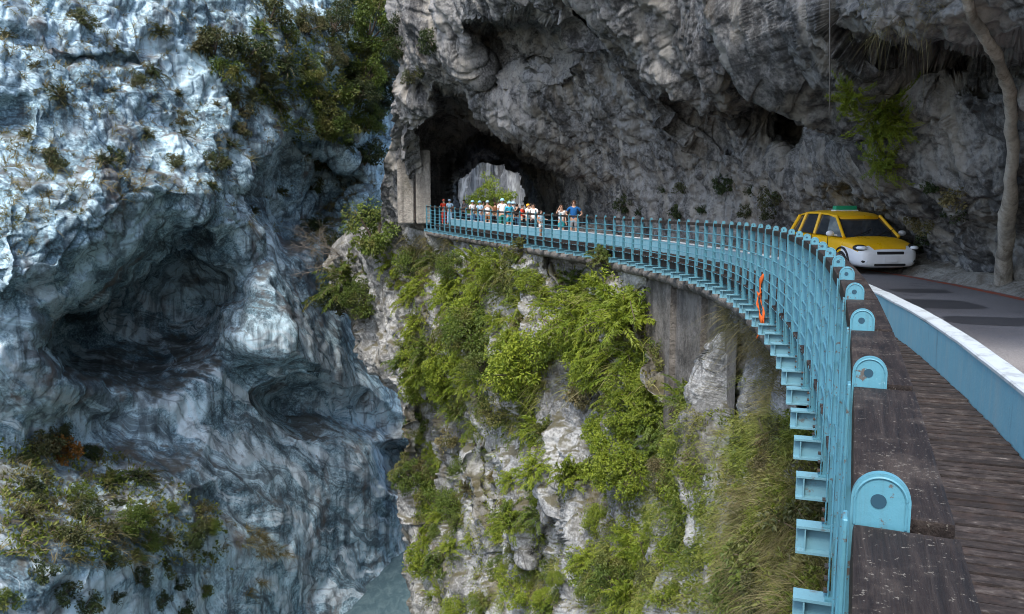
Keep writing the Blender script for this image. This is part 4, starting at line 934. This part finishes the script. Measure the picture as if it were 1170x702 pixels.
# --- on the right cliff
for x, y, r, lab in ((1003,118,.62,'upper bright plant hanging from the rock above the taxi'), (1015,150,.6,'middle bright plant hanging from the rock above the taxi'), (1035,135,.5,'right hand plant of those hanging above the taxi'), (1012,185,.5,'lowest plant hanging on the rock above the taxi'), (975,105,.5,'leftmost twiggy plant under the rock ledge above the taxi')):
    p, n_ = sample(SHR, x, y); shrub('hanging_plant', lab, p, r*.85, 'frond', m_bright, None, n_*1.6-Vector((0, 0, .5)), 'plant')
for x, y, r, lab in ((620,262,.0,''),):
    pass
zone(SHR, [(455,20),(500,60),(470,120),(452,100)], 5, (.5, .9), ['small'], [m_deep], 'small dark tuft on the nose of the overhang', 'leaf tufts on the overhang nose', 1.2, 'small_shrub')
zone(SHR, [(700,215),(860,215),(900,240),(860,258),(720,245)], 12, (.3, .6), ['small'], [m_deep], 'small dark tuft low on the cliff behind the railing', 'leaf tufts low on the cliff', 1.0, 'small_shrub')
zone(SHR, [(1060,215),(1110,215),(1120,300),(1060,290)], 6, (.25, .5), ['small'], [m_deep, m_dry], 'small dry tuft on the rock face beside the taxi', 'leaf tufts beside the taxi', .6, 'small_shrub')
# --- seen through the tunnel
for x, y, r, lab in ((546,240,2.0,'bright green bush left in the far tunnel opening'), (566,234,2.2,'green bush right in the far tunnel opening')):
    p = P(x, y+12, 92); shrub('far_bush', lab, p, r, 'leafy', m_bright, None, None, 'bush')
# small plant growing through the railing
for x, y, r, lab in ((595,268,.45,'small green plant growing through the far railing'), (690,287,.55,'green plant rising at the walkway edge in mid railing')):
    bs = min(np.arange(S_at(20), S_at(50), .1), key=lambda s: abs(proj(path(s, -.12, -.3))[0]-x)); shrub('edge_plant', lab, path(bs, -.16, -.5), r, 'frond', m_mid, None, Vector((-.3, -.3, 0)), 'plant')
# --- grass and undergrowth (nobody could count it)
def grass(name, parts, mat, label):
    V_, F_, T_, o_ = [], [], [], 0
    for v, f, t_ in parts: V_.append(v); F_.append(f+o_); T_.append(t_); o_ += len(v)
    me = mesh_np(name, np.concatenate(V_), np.concatenate(F_), False); add_attr(me, np.concatenate(T_))
    return link(name, me, mat, kind='stuff', label=label)
g1 = []
for poly, n, nb, ln, wd in [([(745,520),(800,480),(850,470),(915,480),(945,560),(945,702),(720,702),(735,600)], 1300, 20, .40, .013), ([(560,640),(660,640),(730,600),(740,702),(540,702)], 260, 26, .6, .016),
                             ([(700,450),(780,430),(800,480),(750,540),(690,540)], 160, 26, .5, .016), ([(470,280),(760,330),(760,440),(480,460)], 700, 14, .8, .028), ([(480,450),(620,450),(600,690),(480,690)], 350, 14, .7, .026),
                             ([(850,430),(905,440),(930,520),(860,490)], 160, 22, .45, .012)]:
    p, q = inside(SHS, poly, n); m = fbm(p/1.7+5, 2) > -.14; p, q = p[m], q[m]; g1.append(blades(p, q, nb, ln, wd, 1.7, 1.0))
grass('grass', g1, m_grass, 'long yellow green grass hanging down the slope under the railing')
g2 = []
for poly, n, nb, ln, wd in [([(840,560),(945,560),(945,702),(830,702)], 700, 16, .6, .013), ([(440,270),(520,270),(520,330),(440,330)], 200, 14, .8, .03), ([(800,330),(905,380),(920,470),(880,440)], 160, 14, .6, .012)]:
    p, q = inside(SHS, poly, n); g2.append(blades(p, q, nb, ln, wd, 1, 1.1))
for poly, n in [([(0,490),(140,520),(260,590),(330,690),(240,660),(0,640)], 330), ([(-20,0),(460,0),(440,300),(200,240),(0,300)], 650), ([(280,600),(345,640),(340,690),(280,690)], 90), ([(330,120),(440,120),(430,350),(360,330)], 260)]:
    p, q = inside(LEFT, poly, n, upmin=.12); g2.append(blades(p, q, 12, .75, .04, 1.2, 1.0, 3))
p, q = inside(SHR, [(925,-5),(1075,-5),(1075,30),(1000,60),(930,40)], 26); g2.append(blades(p, q*.3-np.array([0, 0, 1.4]), 12, .34, .008, .5, .4))
grass('dry_grass', g2, m_dry, 'dry brownish grass tufts on ledges and cliff edges')
# leafy ground cover
B_, D_, L_, T_ = [], [], [], []
for sh, poly, n, ll, up in [(SHS, [(445,270),(560,272),(740,330),(770,440),(640,440),(590,470),(560,700),(480,700),(470,420)], 9000, .16, None), (SHS, [(640,560),(700,440),(800,470),(945,480),(945,702),(560,702)], 52000, .085, None),
                            (LEFT, [(0,500),(140,520),(250,580),(260,650),(0,640)], 4500, .24, None), (LEFT, [(240,50),(430,40),(440,150),(330,160)], 5000, .30, None)]:
    p, q = inside(sh, poly, n); m = fbm(p/1.4, 3) > -.08; p, q = p[m], q[m]
    B_.append(p+q*vr.uniform(0, .32, (len(p), 1))); D_.append(q*.7+vr.normal(size=p.shape)*.7+np.array([0, 0, .3])); L_.append(ll*vr.uniform(.6, 1.4, len(p))); T_.append(vr.random(len(p)))
L_ = np.concatenate(L_); me = leaf_mesh('undergrowth', np.concatenate(B_), np.concatenate(D_), L_, L_*.5, np.concatenate(T_)); link('undergrowth', me, m_under, kind='stuff', label='low leafy undergrowth clinging to the rocks')
# --- pale hanging root on the right, cable, bare branches
def front(sheet, x, y, w=6):
    m = (np.abs(sheet.qx-x) < w) & (np.abs(sheet.qy-y) < w); return float(sheet.v[m][:, 1].min()) if m.any() else 14.
b = MB(); C_ = [(1088,-60,.09),(1098,-20,.10),(1107,10,.11),(1118,32,.11),(1134,56,.12),(1148,82,.13),(1156,112,.14),(1159,150,.14),(1157,190,.15),(1154,230,.17),(1150,265,.21),(1147,300,.23),(1146,325,.26)]
pts = [P(x, y, front(SHR, x, y, 9)+.0) for x, y, r in C_]; pts = np.array(pts); pts[1:-1] = (pts[:-2]+pts[1:-1]*2+pts[2:])/4; tt = np.linspace(0, len(pts)-1, 60)
pc = np.stack([np.interp(tt, range(len(pts)), pts[:, k]) for k in range(3)], 1); pc = np.stack([gsm(pc[:, k], 2) for k in range(3)], 1)
b.tube(pc, list(np.interp(tt, range(len(C_)), [c[2]*.68 for c in C_])), 20)
o = b.obj('hanging_root', None, None, True); me = o.data; co = np.empty(len(me.vertices)*3, np.float32); me.vertices.foreach_get('co', co); co = co.reshape(-1, 3)
co += (.05*fbm(co*np.array([1.9, 1.9, .9]), 3)+.02*fbm(co*np.array([9, 9, 1.5]), 2))[:, None]*np.array([1, -1, .2]); me.vertices.foreach_set('co', co.ravel())
m_root = mat_rock('pale tan flowstone', (.28, .245, .195), (.52, .47, .39), (.66, .62, .54), (.09, .075, .055), 2.5, stain_lo=.58, stretch=(2.5, 2.5, .4), streak=((.08, .07, .055), .6))
me.materials.append(m_root); o['label'] = 'thick pale root curving down the rock face at the right edge'; o['category'] = 'root'
b = MB(); fd = min(front(SHR, 948, y, 14) for y in (20, 60, 100))-.1; x0 = P(948, -60, fd); x1 = P(948, 132, fd); b.tube([x0, x0*.5+x1*.5+np.array([.004, 0, 0]), x1], .011, 6); o = b.obj('hanging_cable', mat_flat('pale cable', (.13, .125, .115)), None, True)
o['label'] = 'thin pale cable hanging down from the rock ceiling'; o['category'] = 'cable'
b = MB(); p, n_ = sample(LEFT, 392, 285)
p = P(388, 292, 58)
def twig(a, d, l, r, k):
    pts = [a]; 
    for i in range(4): d = (d+Vector(vr.normal(size=3))*.22).normalized(); pts.append(pts[-1]+d*l/4)
    b.tube(pts, [r, r*.8, r*.6, r*.45, r*.3], 5)
    if k: 
        for q in pts[1:]: 
            for _ in range(2): twig(q, (d+Vector(vr.normal(size=3))*.7).normalized(), l*.55, r*.5, k-1)
for i in range(4): twig(Vector(p), Vector((-1, -.2, .1+.22*(i-1))).normalized(), 2.3, .035, 2)
o = b.obj('bare_branch', mat_flat('pale dead wood', (.16, .14, .115), .9), None, True); o['label'] = 'leafless pale branches sticking out left above the gorge'; o['category'] = 'branch'
# ------------------------------------------------------------------ light
SUN_EL, SUN_AZ = 56., 203.          # azimuth clockwise from +Y
W = bpy.data.worlds.new('World'); SC.world = W; W.use_nodes = True; nt = W.node_tree; nt.nodes.clear()
sky = nt.nodes.new('ShaderNodeTexSky'); sky.sky_type = 'NISHITA'; sky.sun_disc = False
sky.sun_elevation = R(SUN_EL); sky.sun_rotation = R(SUN_AZ); sky.air_density = 1.0; sky.dust_density = 2.5; sky.ozone_density = 1.5
bg = nt.nodes.new('ShaderNodeBackground'); bg.inputs[1].default_value = .13
ow = nt.nodes.new('ShaderNodeOutputWorld'); nt.links.new(sky.outputs[0], bg.inputs[0]); nt.links.new(bg.outputs[0], ow.inputs[0])
L = bpy.data.lights.new('sun', 'SUN'); L.energy = 1.3; L.angle = R(14); L.color = (1, .94, .86)
so = bpy.data.objects.new('sun', L); COL.objects.link(so)
d = Vector((math.sin(R(SUN_AZ))*math.cos(R(SUN_EL)), math.cos(R(SUN_AZ))*math.cos(R(SUN_EL)), math.sin(R(SUN_EL))))
so.rotation_euler = (-d).to_track_quat('-Z', 'Y').to_euler(); so.location = d*60
vs = SC.view_settings; SC.display_settings.display_device = 'sRGB'
vs.view_transform = 'Standard'; vs.look = 'None'; vs.gamma = 1; vs.use_curve_mapping = False; vs.exposure = 1.7
SC.cycles.use_denoising = True; SC.cycles.filter_width = 1.0
try: SC.cycles.denoiser = 'OPENIMAGEDENOISE'
except Exception: pass
SC.cycles.max_bounces = 6; SC.cycles.diffuse_bounces = 3; SC.cycles.glossy_bounces = 2; SC.cycles.transmission_bounces = 4; SC.cycles.transparent_max_bounces = 8
SC.cycles.sample_clamp_indirect = 6; SC.cycles.caustics_reflective = False; SC.cycles.caustics_refractive = False
